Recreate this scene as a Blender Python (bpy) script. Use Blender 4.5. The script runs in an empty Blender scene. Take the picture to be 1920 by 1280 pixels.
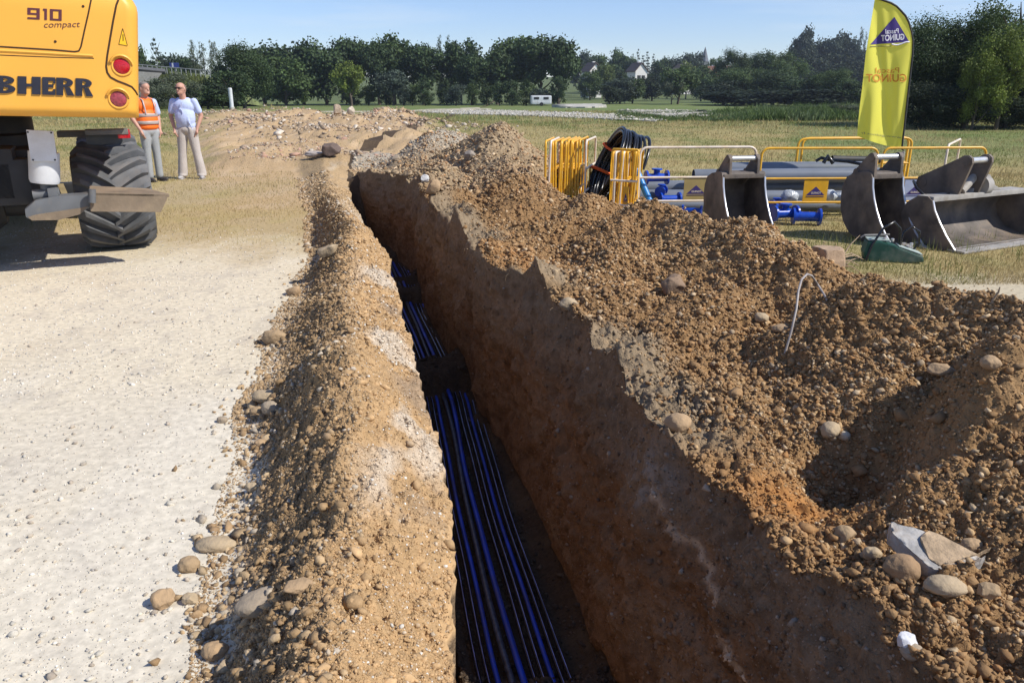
import bpy, bmesh, math, random
import numpy as np
from mathutils import Vector, Matrix
random.seed(7)
rng = np.random.default_rng(11)
R = math.radians
scene = bpy.context.scene
COL = scene.collection

# ------------------------------------------------------------------ camera
CH = 1.65
PITCH = R(18.26)
cam = bpy.data.cameras.new('camera'); cam.lens = 27.0; cam.sensor_width = 36.0
cam.clip_start = 0.05; cam.clip_end = 5000
camo = bpy.data.objects.new('camera', cam); COL.objects.link(camo)
camo.location = (0, 0, CH); camo.rotation_euler = (math.pi/2 - PITCH, 0, 0)
scene.camera = camo

# ------------------------------------------------------------------ sky, sun, exposure
SUN_EL, SUN_DIR = R(44), Vector((0.95, -0.32, 0)).normalized()      # horizontal direction towards the sun
w = bpy.data.worlds.new('World'); scene.world = w; w.use_nodes = True
nt = w.node_tree; nt.nodes.clear()
wo = nt.nodes.new('ShaderNodeOutputWorld'); bg = nt.nodes.new('ShaderNodeBackground')
sk = nt.nodes.new('ShaderNodeTexSky'); sk.sky_type = 'NISHITA'; sk.sun_disc = False
sk.sun_elevation = SUN_EL; sk.sun_rotation = math.atan2(SUN_DIR.x, SUN_DIR.y)
sk.altitude = 200; sk.air_density = 1.0; sk.dust_density = 0.0; sk.ozone_density = 3.0
tc = nt.nodes.new('ShaderNodeTexCoord'); mp = nt.nodes.new('ShaderNodeMapping'); mp.inputs['Scale'].default_value = (1.3, 1.3, 16)
nz = nt.nodes.new('ShaderNodeTexNoise'); nz.inputs['Scale'].default_value = 2.2; nz.inputs['Detail'].default_value = 7; nz.inputs['Roughness'].default_value = .58
rp = nt.nodes.new('ShaderNodeValToRGB'); rp.color_ramp.elements[0].position = .5; rp.color_ramp.elements[1].position = .78
rp.color_ramp.elements[0].color = (0, 0, 0, 1); rp.color_ramp.elements[1].color = (.42, .42, .42, 1)
mx = nt.nodes.new('ShaderNodeMixRGB'); mx.inputs[2].default_value = (7.6, 8.3, 9.0, 1)
L = nt.links.new
L(tc.outputs['Generated'], mp.inputs[0]); L(mp.outputs[0], nz.inputs[0]); L(nz.outputs[0], rp.inputs[0])
tn = nt.nodes.new('ShaderNodeMixRGB'); tn.blend_type = 'MULTIPLY'; tn.inputs[0].default_value = 1; tn.inputs[2].default_value = (1.02, 1.08, 1.34, 1)
L(sk.outputs[0], tn.inputs[1]); L(tn.outputs[0], mx.inputs[1]); L(rp.outputs[0], mx.inputs[0]); L(mx.outputs[0], bg.inputs[0]); L(bg.outputs[0], wo.inputs[0])
bg.inputs[1].default_value = 0.102
sl = bpy.data.lights.new('sun', 'SUN'); sl.energy = 5.0; sl.angle = R(.5); sl.color = (1.0, .955, .88)
so = bpy.data.objects.new('sun', sl); COL.objects.link(so)
sv = Vector((SUN_DIR.x*math.cos(SUN_EL), SUN_DIR.y*math.cos(SUN_EL), math.sin(SUN_EL)))
so.rotation_euler = sv.to_track_quat('Z', 'Y').to_euler(); so.location = (20, -10, 30)
vs = scene.view_settings; vs.view_transform = 'Standard'; vs.look = 'None'; vs.gamma = 1; vs.exposure = 0.16; vs.use_curve_mapping = False
scene.render.engine = 'CYCLES'

# ------------------------------------------------------------------ photo pixel -> point helpers
cp, sp = math.cos(PITCH), math.sin(PITCH)
def ray(px, py):
    a = (px-960)/1440; b = (640-py)/1440
    return a, cp + b*sp, -sp + b*cp
def P(px, py, d):
    a, y, z = ray(px, py); k = d/y
    return Vector((a*k, d, CH + z*k))
def G(px, py, z=0.0):
    a, y, zz = ray(px, py); k = (z-CH)/zz
    return Vector((a*k, y*k, z))

# ------------------------------------------------------------------ numpy noise
def _h(ix, iy, iz, seed):
    n = (ix.astype(np.int64)*374761393 + iy.astype(np.int64)*668265263 + iz.astype(np.int64)*2147483647 + seed*1274126177) & 0xffffffff
    n = ((n ^ (n >> 13))*1274126177) & 0xffffffff
    n = ((n ^ (n >> 16))*2246822519) & 0xffffffff
    return ((n ^ (n >> 15)) & 0xffff)/32767.5 - 1.0
def vn2(x, y, seed=0):
    x = np.asarray(x, float); y = np.asarray(y, float)
    ix = np.floor(x); iy = np.floor(y); fx = x-ix; fy = y-iy
    fx = fx*fx*fx*(fx*(fx*6-15)+10); fy = fy*fy*fy*(fy*(fy*6-15)+10); z = np.zeros_like(ix)
    a = _h(ix, iy, z, seed); b = _h(ix+1, iy, z, seed); c = _h(ix, iy+1, z, seed); d = _h(ix+1, iy+1, z, seed)
    return (a*(1-fx)+b*fx)*(1-fy) + (c*(1-fx)+d*fx)*fy
def vn3(x, y, z, seed=0):
    ix = np.floor(x); iy = np.floor(y); iz = np.floor(z); fx = x-ix; fy = y-iy; fz = z-iz
    fx = fx*fx*(3-2*fx); fy = fy*fy*(3-2*fy); fz = fz*fz*(3-2*fz)
    def pl(k):
        a = _h(ix, iy, iz+k, seed); b = _h(ix+1, iy, iz+k, seed); c = _h(ix, iy+1, iz+k, seed); d = _h(ix+1, iy+1, iz+k, seed)
        return (a*(1-fx)+b*fx)*(1-fy) + (c*(1-fx)+d*fx)*fy
    return pl(0)*(1-fz) + pl(1)*fz
def fbm(x, y, seed=0, oct=4, g=.5):
    s = 0; a = 1; t = 0
    for k in range(oct):
        ca, sa = math.cos(k*1.1), math.sin(k*1.1)
        s = s + a*vn2((x*ca-y*sa)*2**k + k*13.7, (x*sa+y*ca)*2**k, seed+k); t += a; a *= g
    return s/t
def fbm3(x, y, z, seed=0, oct=3):
    s = 0; a = 1; t = 0
    for k in range(oct):
        s = s + a*vn3(x*2**k+k*7.3, y*2**k, z*2**k, seed+k); t += a; a *= .5
    return s/t
def sm(x, a, b):
    t = np.clip((x-a)/(b-a), 0, 1); return t*t*(3-2*t)
def it(y, tab):
    return np.interp(y, [t[0] for t in tab], [t[1] for t in tab])

# ------------------------------------------------------------------ mesh helpers
def link(o, parent=None):
    COL.objects.link(o)
    if parent is not None: o.parent = parent
    return o
def tag(o, label=None, cat=None, group=None, kind=None):
    if label: o['label'] = label
    if cat: o['category'] = cat
    if group: o['group'] = group
    if kind: o['kind'] = kind
    return o
def empty(name, loc, rz=0, label=None, cat=None, group=None):
    o = bpy.data.objects.new(name, None); o.empty_display_size = .1; COL.objects.link(o)
    o.location = loc; o.rotation_euler = (0, 0, rz)
    return tag(o, label, cat, group)
def arr_mesh(name, V, F, mat, parent=None, smooth=True, col=None, alpha=None):
    me = bpy.data.meshes.new(name); V = np.asarray(V, np.float32); F = np.asarray(F, np.int32)
    n, k = F.shape
    me.vertices.add(len(V)); me.vertices.foreach_set('co', V.ravel())
    me.loops.add(n*k); me.loops.foreach_set('vertex_index', F.ravel())
    me.polygons.add(n); me.polygons.foreach_set('loop_start', np.arange(0, n*k, k, dtype=np.int32))
    me.polygons.foreach_set('loop_total', np.full(n, k, np.int32))
    me.polygons.foreach_set('use_smooth', np.full(n, smooth, bool))
    if col is not None:
        at = me.attributes.new('col', 'FLOAT_COLOR', 'POINT')
        c = np.ones((len(V), 4), np.float32); c[:, :3] = col
        if alpha is not None: c[:, 3] = alpha
        at.data.foreach_set('color', c.ravel())
    me.materials.append(mat); me.update(); me.validate()
    return link(bpy.data.objects.new(name, me), parent)
class MB:
    def __init__(s): s.v = []; s.f = []
    def add(s, vs_, fs):
        b = len(s.v); s.v += [tuple(v) for v in vs_]; s.f += [tuple(i+b for i in f) for f in fs]; return s
    def box(s, c, d, rot=None, bev=0.0):
        hx, hy, hz = d[0]/2, d[1]/2, d[2]/2; c = Vector(c)
        bm = bmesh.new(); bmesh.ops.create_cube(bm, size=1)
        for v in bm.verts: v.co = Vector((v.co.x*d[0], v.co.y*d[1], v.co.z*d[2]))
        if bev > 0: bmesh.ops.bevel(bm, geom=list(bm.edges), offset=min(bev, min(d)*.45), segments=2, affect='EDGES', profile=.7)
        bm.verts.index_update()
        m = rot.to_matrix() if rot is not None and not isinstance(rot, Matrix) else rot
        vs_ = [(m @ v.co if m is not None else v.co) + c for v in bm.verts]
        fs = [[v.index for v in f.verts] for f in bm.faces]; bm.free()
        return s.add(vs_, fs)
    def tube(s, pts, r, n=8, caps=True):
        pts = [Vector(p) for p in pts]; rr = r if hasattr(r, '__len__') else [r]*len(pts)
        rings = []; up = None
        for i, p in enumerate(pts):
            t = (pts[min(i+1, len(pts)-1)] - pts[max(i-1, 0)]).normalized()
            if up is None:
                up = Vector((0, 0, 1)) if abs(t.z) < .9 else Vector((1, 0, 0))
            a = t.cross(up)
            if a.length < 1e-5: a = t.orthogonal()
            a.normalize(); b = a.cross(t).normalized(); up = b
            rings.append([p + (a*math.cos(2*math.pi*k/n) + b*math.sin(2*math.pi*k/n))*rr[i] for k in range(n)])
        vs_ = [v for g in rings for v in g]; fs = []
        for i in range(len(rings)-1):
            for k in range(n):
                fs.append((i*n+k, i*n+(k+1) % n, (i+1)*n+(k+1) % n, (i+1)*n+k))
        if caps:
            fs.append(tuple(range(n))[::-1]); fs.append(tuple((len(rings)-1)*n+k for k in range(n)))
        return s.add(vs_, fs)
    def prism(s, poly, t, mat4):            # polygon in local (a,b), thickness t along local c
        n = len(poly)
        vs_ = [mat4 @ Vector((p[0], p[1], -t/2)) for p in poly] + [mat4 @ Vector((p[0], p[1], t/2)) for p in poly]
        fs = [tuple(range(n))[::-1], tuple(range(n, 2*n))] + [(i, (i+1) % n, n+(i+1) % n, n+i) for i in range(n)]
        return s.add(vs_, fs)
    def lathe(s, prof, mat4, n=32):         # prof (r, h) about local z
        vs_ = []; fs = []
        for r, h in prof:
            for k in range(n):
                a = 2*math.pi*k/n; vs_.append(mat4 @ Vector((r*math.cos(a), r*math.sin(a), h)))
        for i in range(len(prof)-1):
            for k in range(n): fs.append((i*n+k, i*n+(k+1) % n, (i+1)*n+(k+1) % n, (i+1)*n+k))
        fs.append(tuple(range(n))[::-1]); fs.append(tuple((len(prof)-1)*n+k for k in range(n)))
        return s.add(vs_, fs)
    def build(s, name, mat, parent=None, smooth=None, bevel=0.0):
        me = bpy.data.meshes.new(name); me.from_pydata(s.v, [], s.f)
        bm = bmesh.new(); bm.from_mesh(me)
        bmesh.ops.recalc_face_normals(bm, faces=bm.faces)
        if bevel > 0:
            es = [e for e in bm.edges if len(e.link_faces) == 2 and e.calc_face_angle(0) > .6]
            bmesh.ops.bevel(bm, geom=es, offset=bevel, segments=2, affect='EDGES', profile=.7)
        bm.to_mesh(me); bm.free()
        me.materials.append(mat)
        o = link(bpy.data.objects.new(name, me), parent)
        if smooth: shade(o, smooth)
        return o
def shade(o, ang=40):
    me = o.data; me.polygons.foreach_set('use_smooth', np.ones(len(me.polygons), bool))
    bm = bmesh.new(); bm.from_mesh(me); lim = R(ang)
    for e in bm.edges:
        e.smooth = not (len(e.link_faces) != 2 or e.calc_face_angle(0) > lim)
    bm.to_mesh(me); bm.free()
def TR(loc=(0, 0, 0), rx=0, ry=0, rz=0):
    return Matrix.Translation(loc) @ Matrix.Rotation(rz, 4, 'Z') @ Matrix.Rotation(ry, 4, 'Y') @ Matrix.Rotation(rx, 4, 'X')
AX_X = Matrix.Rotation(math.pi/2, 4, 'Y')          # local z -> world x
def copy_tree(o, parent=None):
    c = o.copy(); COL.objects.link(c); c.parent = parent
    for ch in list(o.children): copy_tree(ch, c)
    return c

# ------------------------------------------------------------------ materials
def newmat(name):
    m = bpy.data.materials.new(name); m.use_nodes = True; n = m.node_tree
    return m, n, n.nodes['Principled BSDF'], n.links.new
def mat(name, col, rough=.6, var=.25, scale=8, metal=0, bump=0.0, bscale=None, dirt=None, dirtamt=.5, spec=.5):
    m, n, b, l = newmat(name)
    tc = n.nodes.new('ShaderNodeTexCoord'); nz = n.nodes.new('ShaderNodeTexNoise'); nz.inputs['Scale'].default_value = scale; nz.inputs['Detail'].default_value = 6
    l(tc.outputs['Object'], nz.inputs[0])
    mr = n.nodes.new('ShaderNodeMapRange'); mr.inputs[1].default_value = .3; mr.inputs[2].default_value = .7
    mr.inputs[3].default_value = 1-var; mr.inputs[4].default_value = 1+var; l(nz.outputs[0], mr.inputs[0])
    vm = n.nodes.new('ShaderNodeVectorMath'); vm.operation = 'SCALE'; vm.inputs[0].default_value = col; l(mr.outputs[0], vm.inputs['Scale'])
    out = vm.outputs[0]
    if dirt:
        n2 = n.nodes.new('ShaderNodeTexNoise'); n2.inputs['Scale'].default_value = scale*.45; n2.inputs['Detail'].default_value = 9; n2.inputs['Roughness'].default_value = .7
        l(tc.outputs['Object'], n2.inputs[0])
        r2 = n.nodes.new('ShaderNodeMapRange'); r2.inputs[1].default_value = .48; r2.inputs[2].default_value = .68; r2.inputs[4].default_value = dirtamt
        l(n2.outputs[0], r2.inputs[0]); mxx = n.nodes.new('ShaderNodeMixRGB'); mxx.inputs[2].default_value = (*dirt, 1)
        l(r2.outputs[0], mxx.inputs[0]); l(out, mxx.inputs[1]); out = mxx.outputs[0]
    l(out, b.inputs['Base Color']); b.inputs['Roughness'].default_value = rough; b.inputs['Metallic'].default_value = metal
    b.inputs['Specular IOR Level'].default_value = spec
    if bump:
        nb = n.nodes.new('ShaderNodeTexNoise'); nb.inputs['Scale'].default_value = bscale or scale*6; nb.inputs['Detail'].default_value = 5
        l(tc.outputs['Object'], nb.inputs[0]); bp = n.nodes.new('ShaderNodeBump'); bp.inputs['Strength'].default_value = 1; bp.inputs['Distance'].default_value = bump
        l(nb.outputs[0], bp.inputs['Height']); l(bp.outputs[0], b.inputs['Normal'])
    return m
def attrmat(name, rough=.95, var=.25, scales=((60, .004), (220, .0018)), spec=.15, trans=0.0, vscale=40, mult=1.0):
    m, n, b, l = newmat(name)
    at = n.nodes.new('ShaderNodeAttribute'); at.attribute_name = 'col'
    tc = n.nodes.new('ShaderNodeTexCoord'); nz = n.nodes.new('ShaderNodeTexNoise'); nz.inputs['Scale'].default_value = vscale; nz.inputs['Detail'].default_value = 6; nz.inputs['Roughness'].default_value = .65
    l(tc.outputs['Object'], nz.inputs[0])
    mr = n.nodes.new('ShaderNodeMapRange'); mr.inputs[1].default_value = .3; mr.inputs[2].default_value = .7
    mr.inputs[3].default_value = (1-var)*mult; mr.inputs[4].default_value = (1+var)*mult; l(nz.outputs[0], mr.inputs[0])
    vm = n.nodes.new('ShaderNodeVectorMath'); vm.operation = 'SCALE'; l(at.outputs['Color'], vm.inputs[0]); l(mr.outputs[0], vm.inputs['Scale'])
    l(vm.outputs[0], b.inputs['Base Color']); b.inputs['Roughness'].default_value = rough; b.inputs['Specular IOR Level'].default_value = spec
    prev = None
    for sc, dist in scales:
        nb = n.nodes.new('ShaderNodeTexNoise'); nb.inputs['Scale'].default_value = sc; nb.inputs['Detail'].default_value = 4; l(tc.outputs['Object'], nb.inputs[0])
        bp = n.nodes.new('ShaderNodeBump'); bp.inputs['Distance'].default_value = dist; l(nb.outputs[0], bp.inputs['Height']); l(at.outputs['Alpha'], bp.inputs['Strength'])
        if prev: l(prev, bp.inputs['Normal'])
        prev = bp.outputs[0]
    if prev: l(prev, b.inputs['Normal'])
    if trans:
        tr = n.nodes.new('ShaderNodeBsdfTranslucent'); l(vm.outputs[0], tr.inputs[0]); ms = n.nodes.new('ShaderNodeMixShader'); ms.inputs[0].default_value = trans
        l(b.outputs[0], ms.inputs[1]); l(tr.outputs[0], ms.inputs[2]); l(ms.outputs[0], n.nodes['Material Output'].inputs[0])
    return m
M_ground = attrmat('ground_soil', var=.22, scales=((26, .022), (90, .009), (300, .003)), vscale=24)
M_pebble = attrmat('pebble', rough=.85, var=.2, scales=((150, .002),), vscale=60, spec=.25)
M_grass = attrmat('grass_blades', rough=.8, var=.1, scales=(), trans=.25)
def leafmat(name, col, v=.35):
    m, n, b, l = newmat(name)
    at = n.nodes.new('ShaderNodeAttribute'); at.attribute_name = 'col'
    vm = n.nodes.new('ShaderNodeVectorMath'); vm.operation = 'MULTIPLY'; vm.inputs[1].default_value = col; l(at.outputs['Color'], vm.inputs[0])
    l(vm.outputs[0], b.inputs['Base Color']); b.inputs['Roughness'].default_value = .65; b.inputs['Specular IOR Level'].default_value = .25
    tr = n.nodes.new('ShaderNodeBsdfTranslucent'); l(vm.outputs[0], tr.inputs[0]); ms = n.nodes.new('ShaderNodeMixShader'); ms.inputs[0].default_value = .22
    l(b.outputs[0], ms.inputs[1]); l(tr.outputs[0], ms.inputs[2]); l(ms.outputs[0], n.nodes['Material Output'].inputs[0])
    return m
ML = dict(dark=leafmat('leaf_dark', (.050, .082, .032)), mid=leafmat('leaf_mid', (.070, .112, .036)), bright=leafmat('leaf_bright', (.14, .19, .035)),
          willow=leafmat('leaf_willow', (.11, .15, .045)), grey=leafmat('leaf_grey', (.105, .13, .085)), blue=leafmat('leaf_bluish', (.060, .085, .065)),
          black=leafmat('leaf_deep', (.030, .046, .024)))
M_bark = mat('bark', (.09, .07, .05), .9, .35, 3, bump=.01)
M_yel = mat('excavator_yellow', (.80, .40, .055), .42, .04, 1.2, dirt=(.62, .36, .10), dirtamt=.25, spec=.4)
M_blk = mat('black_gap', (.012, .011, .011), .6, .1)
M_letter = mat('dark_lettering', (.018, .018, .03), .35, .2, 20)
M_red = mat('red_lens', (.45, .012, .02), .2, .3, 90)
M_red2 = mat('faded_lens', (.30, .05, .06), .3, .4, 60)
M_rub = mat('tyre_rubber', (.105, .108, .112), .85, .25, 6, bump=.002, dirt=(.20, .18, .16), dirtamt=.55)
M_dark = mat('dark_steel', (.022, .023, .026), .6, .3, 5, dirt=(.09, .075, .055), dirtamt=.4)
M_grey = mat('grey_paint', (.12, .125, .13), .5, .2, 5, dirt=(.28, .23, .16), dirtamt=.6)
M_white = mat('white_paint', (.62, .63, .64), .45, .1, 5, dirt=(.42, .38, .32), dirtamt=.4)
M_plate = mat('muddy_plate', (.20, .15, .10), .85, .25, 5, bump=.003, dirt=(.34, .26, .16), dirtamt=.7)
M_bkt = mat('bucket_steel', (.115, .095, .080), .7, .45, 5, metal=.1, bump=.002, dirt=(.25, .185, .125), dirtamt=.8)
M_shiny = mat('worn_steel', (.62, .61, .60), .28, .12, 10, metal=.55)
M_bar_y = mat('barrier_yellow', (.72, .38, .02), .4, .12, 8, dirt=(.55, .36, .12), dirtamt=.4)
M_bar_w = mat('barrier_white', (.72, .62, .5), .4, .12, 8, dirt=(.6, .35, .1), dirtamt=.5)
M_tube = mat('black_hose', (.014, .014, .015), .25, .2, 10)
M_blue = mat('blue_pipe', (.014, .06, .52), .4, .3, 5, dirt=(.06, .05, .05), dirtamt=.75)
M_dpipe = mat('dark_pipe', (.006, .007, .018), .2, .2, 6)
M_gpipe = mat('clear_pipe', (.06, .07, .10), .4, .6, 30)
M_bfit = mat('blue_fitting', (.008, .06, .42), .3, .2, 10)
M_lblue = mat('light_blue_pipe', (.02, .20, .52), .35, .12, 5)
M_pvc = mat('grey_pvc', (.17, .185, .21), .3, .12, 3)
M_wrap = mat('plastic_wrap', (.42, .45, .48), .15, .4, 20, bump=.01, bscale=40)
M_orange = mat('orange_strap', (.85, .13, .02), .6, .1)
M_green = mat('green_paint', (.012, .08, .055), .5, .25, 8, dirt=(.22, .23, .18), dirtamt=.65)
M_conc = mat('concrete', (.45, .41, .35), .9, .15, 6, bump=.004, dirt=(.30, .24, .17), dirtamt=.5)
M_whst = mat('white_stone', (.62, .62, .63), .8, .2, 14, bump=.006, bscale=40, dirt=(.40, .36, .30), dirtamt=.7)
M_slabtop = mat('soil_crust', (.36, .26, .16), .95, .3, 25, bump=.006, bscale=90)
M_skin = mat('skin', (.50, .27, .19), .55, .1, 12)
M_shirt = mat('pale_shirt', (.48, .55, .78), .8, .06, 6, bump=.004, bscale=14)
M_vest = mat('orange_vest', (.95, .17, .01), .6, .06, 6, bump=.004, bscale=14)
M_silver = mat('reflective_band', (.40, .34, .31), .4, .1)
M_trou = mat('beige_trousers', (.46, .41, .37), .85, .08, 6, bump=.005, bscale=12)
M_jean = mat('grey_trousers', (.30, .31, .31), .85, .1, 6, bump=.005, bscale=12)
M_hair = mat('grey_hair', (.20, .17, .15), .8, .2, 60)
M_shoe = mat('dark_shoe', (.035, .028, .025), .6, .3, 20)
M_shoew = mat('pale_shoe', (.35, .33, .32), .6, .3, 20)
M_root = mat('root_fibre', (.30, .22, .14), .9, .3, 30)

# ------------------------------------------------------------------ terrain functions
T_L = [(-4, 1.15), (.4, .15), (1, .02), (1.76, -.15), (2.53, -.23), (3.2, -.356), (4.08, -.517), (5.34, -.79), (7.1, -1.156), (8.13, -1.43), (10.3, -2.08), (12, -2.5), (14.5, -3.05), (16, -3.35), (20, -4)]
T_O = [(-4, -.2), (1, -.85), (1.82, -.93), (2.61, -1.08), (3.6, -1.31), (5, -1.66), (6.13, -1.78), (7.8, -2.02), (10.7, -2.8), (14.5, -3.9), (16, -4.4), (20, -5.2)]
T_R = [(-4, 2.5), (1, 1.3), (1.7, 1.17), (2.18, 1.08), (2.64, .96), (2.85, .86), (3.26, .74), (4.1, .62), (4.6, .45), (5.6, .17), (6, -.1), (7.8, -.585), (9.4, -.97), (11.3, -1.38), (13.1, -2.08), (14.5, -2.88), (16, -3.3), (20, -3.6)]
T_RZ = [(-4, .15), (1, .15), (1.7, .12), (2.64, .08), (3.5, .1), (4.1, .12), (4.6, .17), (5.6, .3), (6, .27), (7.8, .3), (14.5, .25), (16, .1), (20, .0)]
T_F = [(-4, 1.9), (1, 1.0), (2, .78), (3.37, .45), (4.5, .25), (6.5, -.24), (7.8, -.68), (9.4, -1.09), (11.45, -1.47), (13.1, -2.16), (14.5, -2.93), (16, -3.32), (20, -3.7)]
T_P = [(-4, 1.5), (1.5, .42), (3.35, .05), (6.7, -.56), (9.0, -1.10), (11.45, -1.68), (13, -2.1)]
def xO(y): return it(y, T_O) + .10*fbm(y*1.6, y*0+3, 5, 3)
def xL(y): return it(y, T_L) + .045*fbm(y*2.2, y*0, 21, 3) + .016*fbm(y*14, y*0, 22, 2) + .007*vn2(y*47, y*0, 23)*(y < 12)
def xR(y):
    n = np.abs(fbm(y*1.25, y*0+9, 31, 3))
    return it(y, T_R) + .22*(n-.25)*sm(y, 1.0, 2.5) + .012*fbm(y*16, y*0, 33, 2)
def floorz(y): return -1.3 + .15*sm(y, 4.5, 9)
def depthk(y): return 1 - sm(y, 13.8, 14.6)
CONES = [  # (x1,y1,z1, x2,y2,z2, slope)
    (-.22, 13.0, 1.10, -1.15, 13.3, .62, .70), (-1.2, 16.2, 1.02, -1.5, 15.6, .85, .62), (-1.35, 12.3, .52, -1.0, 11.6, .55, .55),
    (-.15, 11.6, .62, .1, 10.4, .50, .60), (.35, 9.9, .36, .05, 9.3, .44, .55), (.88, 9.3, .43, .8, 8.8, .36, .62), (1.3, 7.3, .62, 1.0, 7.0, .52, .55),
    (1.85, 6.3, .57, 1.5, 6.7, .56, .62), (2.15, 5.6, .48, 1.9, 6.1, .60, .62), (2.25, 4.9, .30, 2.1, 4.35, .56, .70),
    (2.15, 4.2, .60, 2.45, 3.7, .60, .72), (2.6, 3.4, .66, 2.9, 2.6, .78, .62), (3.0, 2.4, .80, 3.3, .4, .9, .6),
    (1.75, 3.4, .34, 2.0, 3.7, .42, .6), (1.75, 2.6, .36, 2.3, 2.3, .52, .6), (.75, 6.0, .33, 1.0, 6.3, .40, .5), (.2, 7.6, .36, .6, 7.9, .36, .45), (.05, 5.75, .34, .0, 6.0, .34, .9),
    (-.62, 8.9, .40, -.35, 8.4, .38, .7), (1.0, 4.8, .24, 1.3, 5.1, .3, .4),
    (.16, 5.55, .46, .45, 5.75, .30, 1.0), (-.25, 6.5, .40, .0, 6.75, .32, 1.1), (-.60, 7.7, .47, -.3, 7.9, .34, 1.0), (-.97, 9.3, .45, -.6, 9.6, .40, 1.0), (.62, 4.05, .27, .85, 4.2, .20, .9), (-1.42, 11.2, .48, -1.1, 11.3, .45, 1.0),
    (1.90, 2.85, .58, 2.3, 3.15, .66, 1.2), (1.12, 2.05, .2, 1.3, 2.1, .2, .6)]
def heapR(x, y):
    h = np.full(np.shape(x), -1.0)
    wx = x + .10*fbm(x*1.7, y*1.7, 40, 3); wy = y + .10*fbm(x*1.7+9, y*1.7, 41, 3)
    for x1, y1, z1, x2, y2, z2, s in CONES:
        dx, dy = x2-x1, y2-y1; t = np.clip(((wx-x1)*dx + (wy-y1)*dy)/(dx*dx+dy*dy+1e-9), 0, 1)
        d = np.sqrt((wx-x1-t*dx)**2 + (wy-y1-t*dy)**2 + .006) - .077
        z = z1 + (z2-z1)*t - s*d
        k = .06
        h = np.maximum(h, z) + k*np.exp(-np.abs(h-z)/k)*.35
    return h
def heapL(x, y):
    a = xO(y); b = xL(y); t = (x-a)/(b-a)
    hl = .33 + .13*fbm(y*.9, y*0, 51, 2)
    hl = hl*(1 - .55*sm(y, 8.5, 12))
    up = sm(t, -.05, .56); dn = 1 - .85*sm(t, .50, 1.10)
    return hl*up*dn*(t > -.06)
def nat(x, y):
    z = -1.0*sm(y, 46, 135)
    k = x/np.maximum(y, 1)
    z = z + sm(y, 190, 480)*(8.5 + 8*sm(k, .1, .42))
    z = z + .05*fbm(x*.12, y*.12, 61, 3)*sm(y, 6, 20)
    return z
MND = [(430, 230, 1.6, .45), (405, 222, 1.5, .35), (520, 222, 2.4, .60), (560, 228, 1.6, .45), (655, 226, 1.5, .35), (700, 236, 1.7, .35), (745, 232, 1.6, .50), (790, 240, 1.5, .30), (610, 262, 1.2, .22), (480, 250, 1.5, .3)]
MND = [(G(a, b).x, G(a, b).y, r, h) for a, b, r, h in MND]
def mounds(x, y):
    m = np.zeros(np.shape(x))
    for a, b, r, h in MND: m = np.maximum(m, h*np.exp(-(((x-a)/r)**2 + ((y-b)/(r*1.5))**2)**.8))
    return m*(1 + .5*fbm(x*1.5, y*1.5, 78, 3))
def H(x, y, detail=True):
    """natural ground height with heaps, without the trench cut"""
    x = np.asarray(x, float); y = np.asarray(y, float)
    z = nat(x, y)
    R_ = xR(y); side = (x > (xL(y)+R_)/2)
    tz = it(y, T_RZ); t = np.maximum(x-R_, 0)
    zr = np.maximum(tz*(1 - sm(t, .1, 2.0)), heapR(x, y))
    pit = -.42*np.exp(-(((x-1.55)/.27)**2 + ((y-3.0)/.30)**2)) - .16*np.exp(-(((x-1.05)/.25)**2 + ((y-8.1)/.15)**2))
    zr = zr + pit*(t > 0)
    zl = heapL(x, y)
    near = 1 - sm(y, 15, 19)
    HM = np.maximum(np.where(side, zr-pit*(t > 0), zl), 0)
    hz = np.where(side, np.where(t > 0, np.maximum(zr, pit*1.0), zr), zl)
    zz_m = np.maximum(zl, np.maximum(heapR(x, y), 0)); bl = sm(y, 13.9, 15.2); hz = hz*(1-bl) + zz_m*bl; HM = HM*(1-bl) + zz_m*bl
    hz = np.where(HM > 0, np.maximum(hz, -.2), np.maximum(hz, 0))
    # old rubble and soil beyond the trench
    kk = x/np.maximum(y, 1); far = sm(y, 15, 18.5)*(1-sm(y, 38, 45))*sm(kk, -.42, -.36)*(1-sm(kk, -.13, -.07))*(kk < 0)
    hz = hz*near + far*(.17 + .34*np.maximum(fbm(x*.55, y*.35, 71, 5), -.25) + .10*np.abs(fbm(x*2.0, y*1.3, 75, 3))) + mounds(x, y)
    m = np.clip(HM*near/.10 + far, 0, 1)
    if detail:
        fk = 1-sm(y, 12, 16)
        z = z + m*(.075*fbm(x*2.6, y*2.6, 81, 3) + fk*(.065*np.abs(fbm(x*8, y*8, 84, 3)) + .030*fbm(x*22, y*22, 87, 2) + .014*vn2(x*60, y*60, 89)))*np.where(side, 1, .72)
        # rows of spade/tooth marks on the sunlit inner face
        inner = (y < 12)*(~side)*(x > xO(y)+.62*(xL(y)-xO(y)))
        z = z - inner*m*.012*np.abs(vn2(x*4, y*17+x*10, 90))
        z = z + (1-m)*(.004*fbm(x*.9, y*.9, 91, 3) + .0015*fbm(x*9, y*9, 93, 2))*(y < 40)
    return z + hz
EXTRA = []
def mixc(c, k, d):
    return c*(1-k[..., None]) + np.array(d)*k[..., None]
C_gravel = (.62, .54, .40); C_straw = (.36, .285, .125); C_green = (.13, .165, .045); C_soil = (.46, .298, .148); C_clod = (.25, .165, .085)
PALW = np.array((1.07, 1.0, .88)); C_rust = (.36, .17, .055); C_heap = (.29, .172, .078); C_top = (.27, .20, .125); C_bare = (.43, .32, .185)
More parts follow.
